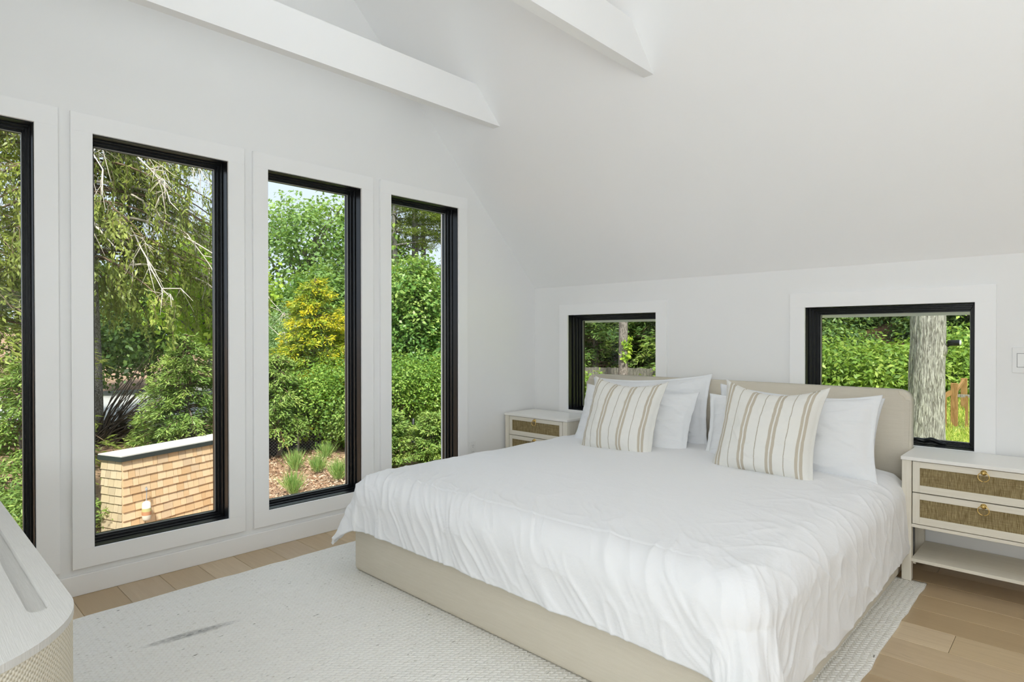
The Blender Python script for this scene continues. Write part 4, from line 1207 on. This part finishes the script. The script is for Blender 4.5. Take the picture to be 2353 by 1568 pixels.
for k_ in range(nrow):
    z1 = SZT - k_ * rowh; z0 = z1 - rowh - .012
    a_ = 0.0
    while a_ < SLF:
        w = rr.uniform(.06, .175); b_ = min(a_ + w, SLF)
        if SLF - b_ < .05: b_ = SLF
        # front face: thickness outwards is -sv
        oriented_box('shingle', SC, su, sv, a_ + .003, b_ - .003, 0.0, .02, z0 + rr.uniform(-.003, .003), z1, M_shingle, shed, .016)
        a_ = b_
    a_ = 0.0
    while a_ < SLS:
        w = rr.uniform(.07, .16); b_ = min(a_ + w, SLS)
        if SLS - b_ < .05: b_ = SLS
        oriented_box('shingle', SC, sv, su, a_ + .003, b_ - .003, 0.0, .02, z0 + rr.uniform(-.003, .003), z1, M_shingle_side, shed, .016)
        a_ = b_
# hanging lobster buoy on the shed
bc = SC + su * .275 - sv * .085
buoy = thing('fishing_buoy', (float(bc[0]), float(bc[1]), -1.26), 'white, olive and red fishing buoy hanging on the shed', 'buoy')
def lathe(name, zr, mat):
    tb = Tubes(); tb.add([(bc[0], bc[1], z_) for z_, q_ in zr], [q_ for z_, q_ in zr], 16); return tb.build(name, mat, buoy)
lathe('white_cap', [(-.975, .003), (-.98, .02), (-.99, .038), (-1.005, .05), (-1.07, .0565)], plain('buoy_white', (.78, .77, .70), .6))
lathe('olive_band', [(-1.07, .0565), (-1.115, .0575)], plain('buoy_olive', (.50, .48, .22), .6))
lathe('red_band', [(-1.115, .0575), (-1.165, .057)], plain('buoy_red', (.52, .26, .14), .6))
lathe('white_base', [(-1.165, .057), (-1.215, .053), (-1.24, .04), (-1.25, .003)], plain('buoy_base', (.72, .69, .60), .6))
tb = Tubes(); tb.add([(bc[0], bc[1], -.975), (bc[0] + .004, bc[1], -.9), (bc[0] - .004, bc[1] + .005, -.84), (bc[0], bc[1], -.78)], .006, 6); tb.build('rope', plain('grey_rope', (.35, .36, .38), .9), buoy)
tb = Tubes(); tb.add([(bc[0] + .016 * math.cos(t), bc[1] + .016 * math.sin(t) * .5, -.82 + .02 * math.sin(t * 2)) for t in np.linspace(0, 6.28, 14)], .006, 6); tb.build('rope_knot', bpy.data.materials['grey_rope'], buoy)

# chain-link fence with black screen cloth ---------------------------
fa = np.array([-10.45, 4.20]); fb_ = np.array([-9.85, 5.42])
fence = thing('wire_fence', (float(fa[0]), float(fa[1]), -1.0), 'chain link fence with black screen on the mulch bank', 'fence')
flen = np.linalg.norm(fb_ - fa); fu = (fb_ - fa) / flen
def fpt(a_, z_): return (fa[0] + fu[0] * a_, fa[1] + fu[1] * a_, z_)
tb = Tubes(); ztf, zbf = -.28, -1.05
step = .055
for k_ in np.arange(-.8, flen, step):
    for sgn in (1, -1):
        a0 = k_ if sgn > 0 else k_ + (ztf - zbf); a1 = k_ + (ztf - zbf) if sgn > 0 else k_
        # clip to the fence length
        t0, t1 = 0.0, 1.0
        pa, pb = a0, a1
        ts = [0, 1]
        if pa < 0: ts[0] = (0 - pa) / (pb - pa)
        if pa > flen: ts[0] = (flen - pa) / (pb - pa)
        if pb < 0: ts[1] = (0 - pa) / (pb - pa)
        if pb > flen: ts[1] = (flen - pa) / (pb - pa)
        if ts[1] <= ts[0]: continue
        q0, q1 = pa + (pb - pa) * ts[0], pa + (pb - pa) * ts[1]
        tb.add([fpt(q0, zbf + (ztf - zbf) * ts[0]), fpt(q1, zbf + (ztf - zbf) * ts[1])], .0028, 4)
wm = tb.build('wire_mesh', M_wire, fence); wm['kind'] = 'stuff'
oriented_box('screen_cloth', fa, fu, np.array([-fu[1], fu[0]]), 0, flen, .02, .024, zbf - .1, ztf, M_screen, fence)
for a_ in (0.0, .98):
    tb = Tubes(); p_ = fpt(a_, 0); tb.add([(p_[0], p_[1], zbf - .3), (p_[0], p_[1], ztf + .1)], .03, 10); tb.build('post', M_wire, fence)
tb = Tubes(); tb.add([fpt(0, ztf), fpt(flen, ztf)], .014, 8); tb.build('top_rail', M_wire, fence)
# bare stake leaning on the fence
tb = Tubes(); tb.add([(-9.55, 4.75, -.80), (-9.72, 4.68, -.5), (-9.8, 4.6, -.15)], [.014, .012, .008], 6)
tag(tb.build('leaning_stick', plain('red_brown_stick', (.30, .17, .10), .8)), 'thin reddish stick leaning against the wire fence', 'stick')

# black garden post
tb = Tubes(); pz = float(ground_z(-7.66, 5.79)); tb.add([(-7.66, 5.79, pz - .1), (-7.66, 5.79, -.03), (-7.66, 5.79, -.02)], [.022, .022, .004], 8)
tag(tb.build('garden_post', M_black), 'slim black garden post between the two young arborvitae', 'post')

# ornamental grass tufts on the mulch
for k_, (x, y, h_, lab) in enumerate([(-8.75, 4.38, .34, 'fine grass tuft nearest the wire fence'), (-8.20, 4.46, .30, 'grass tuft in the middle of the mulch bank'), (-7.48, 3.72, .34, 'grass tuft lowest on the mulch bank'), (-7.45, 4.36, .34, 'grass tuft beside the right window jamb'), (-8.95, 5.0, .28, 'bluish grass tuft half behind the fence end')]):
    r = np.random.RandomState(100 + k_); z_ = float(ground_z(x, y)) + .02
    root = thing('grass_tuft', (x, y, z_), lab, 'grass tuft', 'grass tufts on the mulch bank')
    lv = Leaves(100 + k_); m = 260
    a = r.uniform(0, 2 * np.pi, m); tl = r.uniform(.05, .75, m); ln = h_ * r.uniform(.6, 1.15, m)
    d = np.stack([np.cos(a) * np.sin(tl), np.sin(a) * np.sin(tl), np.cos(tl)], -1)
    c = np.array([x, y, z_]) + r.normal(size=(m, 3)) * np.array([.035, .035, 0]) + d * ln[:, None] * .5
    lv.add(c, d, unit(np.cross(d, r.normal(size=(m, 3)))), ln, .007, r.uniform(0, 1, m))
    lv.build('blades', L_grass, root)
# wood chips scattered on the bank
r = np.random.RandomState(77); m = 9000
x = r.uniform(-10.5, -6.5, m); y = r.uniform(2.6, 5.2, m)
x[:1500] = r.uniform(-11.5, -9.6, 1500); y[:1500] = r.uniform(1.2, 2.2, 1500)
lv = Leaves(78)
lv.add(np.stack([x, y, ground_z(x, y) + r.uniform(.0, .05, m)], -1), unit(r.normal(size=(m, 3)) * np.array([1, 1, .35])), unit(r.normal(size=(m, 3)) * .5 + np.array([0, 0, 1])), r.uniform(.03, .07, m), r.uniform(.012, .03, m), r.uniform(0, 1, m))
wc = lv.build('wood_chip_mulch', M_chip, None); tag(wc, 'reddish wood chips covering the garden bank', 'mulch')

# --- seen through the headboard windows
def trunk(name, x, y, top, r0, r1, mat, label, group, seed=1, lean=(0, 0), sides=28, rough=.0):
    r = np.random.RandomState(seed); gz_ = float(ground_z(x, y))
    root = thing(name, (x, y, gz_), label, 'tree', group)
    zq = np.linspace(0, 1, 60); H = top - gz_
    th2 = np.linspace(0, 2 * np.pi, sides, endpoint=False)
    Zg, Tg = np.meshgrid(zq, th2, indexing='ij')
    bark_ = (ridge(Tg * sides / 6.3 * .55 + np.sin(Zg * 40) * .25, Zg * H * 3.0, seed) - .5) * rough
    flare = np.exp(-Zg * H / .35) * .35
    rad = (r0 + (r1 - r0) * Zg) * (1 + flare) + bark_
    V_ = np.stack([x + lean[0] * Zg + rad * np.cos(Tg), y + lean[1] * Zg + rad * np.sin(Tg), gz_ - .1 + Zg * (H + .1)], -1).reshape(-1, 3)
    i = np.arange(59)[:, None] * sides; j = np.arange(sides)[None, :]; j2 = (j + 1) % sides
    np_mesh('trunk', V_, np.stack([i + j, i + j2, i + sides + j2, i + sides + j], -1).reshape(-1, 4), mat, root)
    return root
oak = trunk('mature_oak', -1.455, 8.88, 6.5, .185, .155, B_oak, 'large pale ridged oak trunk outside the right low window', None, 3, (.13, 0), 90, .022)
# burl where the limb was cut
bm = bmesh.new(); bmesh.ops.create_icosphere(bm, subdivisions=3, radius=.085, matrix=Matrix.Translation((-1.275, 8.86, 1.10)) @ Matrix.Diagonal((.7, .8, 1.2, 1)))
bm_finish(bm, 'burl', B_oak, oak, True)
# security camera on the trunk
sc_ = thing('security_camera', (-1.20, 8.86, 1.16), 'black bullet camera mounted on the oak trunk', 'camera')
tb = Tubes(); tb.add([(-1.215, 8.85, 1.175), (-1.21, 8.85, 1.175), (-1.10, 8.82, 1.178), (-1.095, 8.82, 1.178)], [.001, .036, .036, .034], 16); tb.build('body', M_black, sc_)
tb = Tubes(); tb.add([(-1.096, 8.82, 1.178), (-1.088, 8.818, 1.178), (-1.087, 8.818, 1.178)], [.032, .030, .001], 16); tb.build('lens', plain('camera_lens', (.65, .66, .68), .2), sc_)
tb = Tubes(); tb.add([(-1.26, 8.86, 1.13), (-1.215, 8.855, 1.14), (-1.20, 8.852, 1.16)], .014, 8); tb.build('bracket', M_black, sc_)

ivy_tree = trunk('ivy_clad_tree', -9.30, 14.2, 7.0, .125, .10, B_grey, 'slender tree trunk with yellow green ivy outside the left low window', None, 5, (.05, 0), 20, .01)
r = np.random.RandomState(9); lv = Leaves(9)
m = 20; zc = r.uniform(.62, 1.25, m); a = r.uniform(-1.5, .7, m)
cen = np.stack([-9.28 + .15 * np.cos(a) , 14.2 + .15 * np.sin(a), zc], -1)
lv.cluster(cen, 12, .035, .085, .065, np.stack([np.cos(a), np.sin(a), 0 * a], -1), .4, .8); lv.build('ivy', L_bright, ivy_tree)

# stockade fence
root = thing('stockade_fence', (-11.0, 15.3, float(ground_z(-11, 15.3))), 'weathered grey stockade fence below the evergreens', 'fence')
fx = np.array([-12.6, 14.4]); fd = unit(np.array([4.8, 1.7])); r = random.Random(8)
for k_ in range(52):
    a_ = k_ * .098; g_ = float(ground_z(*(fx + fd * a_)))
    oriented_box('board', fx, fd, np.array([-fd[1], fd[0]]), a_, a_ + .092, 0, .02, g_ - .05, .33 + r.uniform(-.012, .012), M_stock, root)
oriented_box('rail', fx, fd, np.array([-fd[1], fd[0]]), 0, 5.1, .02, .06, -.1, -.02, M_fence, root)

for k_, (x, y, tp, rd, lab) in enumerate([(-12.0, 16.6, 4.2, 2.0, 'dark layered hemlock left of the ivy clad trunk'), (-10.2, 17.6, 4.6, 2.0, 'dark layered hemlock right of the ivy clad trunk'), (-8.6, 16.6, 3.6, 1.5, 'lighter hemlock beside the left low window edge'), (-13.6, 19.6, 6.5, 2.4, 'tall hemlock at the back left of the evergreens')]):
    conifer('hemlock_tree', x, y, tp, rd, L_dark if k_ != 2 else L_hemlock, lab, 'hemlocks behind the fence', 80 + k_, 110, .32, 34, (.17, .045), None, .05, .12, None, .22, .55, .25)
bush('rhododendron', -8.75, 11.9, .15, .5, .5, L_meadow, 'bright green shrub just left of the headboard', 'shrub', None, 110, 50, (.10, .045), 90, spread=.12)
for k_, (x, y, tp, rx, m_, lab) in enumerate([(-4.6, 14.6, .95, 1.15, L_meadow, 'lime green bush beside the left jamb of the right low window'), (-3.3, 14.3, .80, 1.2, L_meadow, 'broad lime green bush in the middle of the right low window'), (-2.35, 15.2, .85, 1.0, L_meadow, 'lime green bush touching the oak trunk'), (-4.6, 17.0, 1.15, .9, L_dark, 'dark bush behind the lime bushes'), (-1.5, 16.6, 1.2, 1.2, L_green, 'green bush right of the oak trunk above the railing'), (-2.2, 19.5, 3.8, 1.5, L_dark, 'dark leafy bush high right of the oak trunk'), (-.6, 18.6, 3.4, 1.5, L_green, 'leafy bush at the right edge of the low window'), (-5.9, 19.4, 2.0, .9, L_dark, 'dark bush under the wood edge'), (-3.6, 21.4, 2.3, .8, L_dark, 'dark bush on the leaf littered slope'), (-5.2, 20.6, 1.9, .8, L_dark, 'low dark bush between the thin trunks'), (-2.9, 19.0, 1.5, .7, L_dark, 'low dark bush close left of the oak trunk'), (-4.4, 23.4, 3.2, 1.0, L_dark, 'dark bush highest on the leaf littered slope'), (-6.6, 22.0, 2.8, .9, L_dark, 'dark bush high beside the left jamb')]):
    bush('woodland_bush', x, y, tp, rx, rx, m_, lab, 'shrub', 'bushes at the wood edge', 230, 46, (.12, .06), 120 + k_, None, 4, .19)
for k_, (x, y, r0) in enumerate([(-6.9, 22.5, .2), (-5.6, 24.0, .14), (-4.7, 22.0, .11), (-3.9, 25.0, .22), (-3.0, 23.0, .12), (-1.6, 24.5, .2), (-.6, 22.6, .12), (-8.2, 24.0, .22), (-12.0, 23.5, .25), (-10.6, 20.6, .24)]):
    broadleaf('woodland_tree', x, y, 11.0, 2.6, 4.3, L_dark, 'tall straight trunk in the dark wood, %s' % ['behind the left bushes', 'second from the left jamb', 'thinnest left of the oak', 'thick, behind the lime bushes', 'slim, close to the oak', 'thick, right of the oak', 'slim, at the right jamb', 'between the two low windows', 'broad, behind the left low window', 'broad dark, right of the ivy trunk'][k_], 'woodland trees', 140 + k_, r0, 6, 110, 30, (.3, .2), None, (random.Random(k_).uniform(-.5, .5), 0), .5)
for k_ in range(9):
    x = -16 + k_ * 2.3; y = 28 + (k_ % 3) * 1.6
    bush('backdrop_evergreen', x, y, 8.5, 2.0, 1.5, L_dark, 'dark evergreen closing the back of the wood, %s from the left' % ['first', 'second', 'third', 'fourth', 'fifth', 'sixth', 'seventh', 'eighth', 'ninth'][k_], 'tree', 'evergreens closing the wood', 190, 34, (.34, .2), 170 + k_, None, 3, .45)

# lawn blades in view
r = np.random.RandomState(12); m = 16000
x = r.uniform(-3.6, .2, m); y = r.uniform(8.2, 14.5, m); d = unit(r.normal(size=(m, 3)) * .45 + np.array([0, 0, 1])); ln = r.uniform(.06, .16, m)
lv = Leaves(12); lv.add(np.stack([x, y, ground_z(x, y) + ln * .4], -1), d, unit(np.cross(d, r.normal(size=(m, 3)))), ln, .014, r.uniform(0, 1, m))
tag(lv.build('lawn_grass', L_lawn, None), 'yellow green unmown lawn around the oak trunk', 'grass')

# timber walkway with railing
wk = thing('timber_walkway', (-1.4, 12.0, float(ground_z(-1.4, 12.0))), 'brown timber steps and railing right of the oak trunk', 'walkway')
wz = -.28
def beam_between(name, p, q, w, h, mat, parent):
    p = Vector(p); q = Vector(q); d = q - p; ln = d.length; d.normalize()
    sidev = d.cross(Vector((0, 0, 1))).normalized(); upv = sidev.cross(d)
    bm = bmesh.new(); vv = []
    for e_ in (p, q):
        for a_, b_ in ((-1, -1), (1, -1), (1, 1), (-1, 1)): vv.append(bm.verts.new(e_ + sidev * (w / 2 * a_) + upv * (h / 2 * b_)))
    for f_ in [(0, 1, 2, 3), (7, 6, 5, 4), (0, 4, 5, 1), (1, 5, 6, 2), (2, 6, 7, 3), (3, 7, 4, 0)]: bm.faces.new([vv[i_] for i_ in f_])
    return bm_finish(bm, name, mat, parent)
p1, p2, p3 = (-1.775, 11.85), (-1.56, 12.0), (-1.62, 13.55)
for (p_, zt, zb_) in ((p1, .40, -.55), (p2, .50, -.50), (p3, .50, -.40)):
    box('post', p_[0] - .045, p_[0] + .045, p_[1] - .045, p_[1] + .045, zb_, zt, M_deck, wk, .004, 1)
beam_between('stair_rail', (-1.775, 11.85, .22), (-1.56, 12.0, .38), .04, .07, M_deck, wk)
beam_between('stair_rail', (-1.56, 12.05, .34), (-1.62, 13.5, .46), .035, .05, M_deck, wk)
beam_between('top_rail', (-1.56, 12.0, .30), (-.55, 12.15, .30), .045, .045, M_fence, wk)
beam_between('bottom_rail', (-1.56, 12.0, -.22), (-.55, 12.15, -.22), .04, .04, M_fence, wk)
beam_between('bottom_rail', (-1.775, 11.85, -.35), (-1.56, 12.0, -.25), .035, .05, M_deck, wk)
for k_ in range(7):
    x_ = -1.40 + k_ * .125
    box('baluster', x_ - .018, x_ + .018, 12.0 + (x_ + 1.5) * .149 - .018, 12.0 + (x_ + 1.5) * .149 + .018, -.24, .30, M_deck, wk)
box('baluster', -1.685, -1.65, 11.9, 11.935, -.31, .28, M_deck, wk)
for k_ in range(9):
    box('deck_board', -1.5, .2, 12.05 + k_ * .145, 12.185 + k_ * .145, -.33, -.30, M_fence, wk, .003, 1)
box('deck_joist', -1.5, .2, 12.03, 12.05, -.52, -.33, M_deck, wk)
for k_ in range(2):
    box('step', -1.95 + k_ * .2, -1.5, 11.55 + k_ * .25, 11.82 + k_ * .25, -.52 + k_ * .1, -.48 + k_ * .1, M_fence, wk, .003, 1)
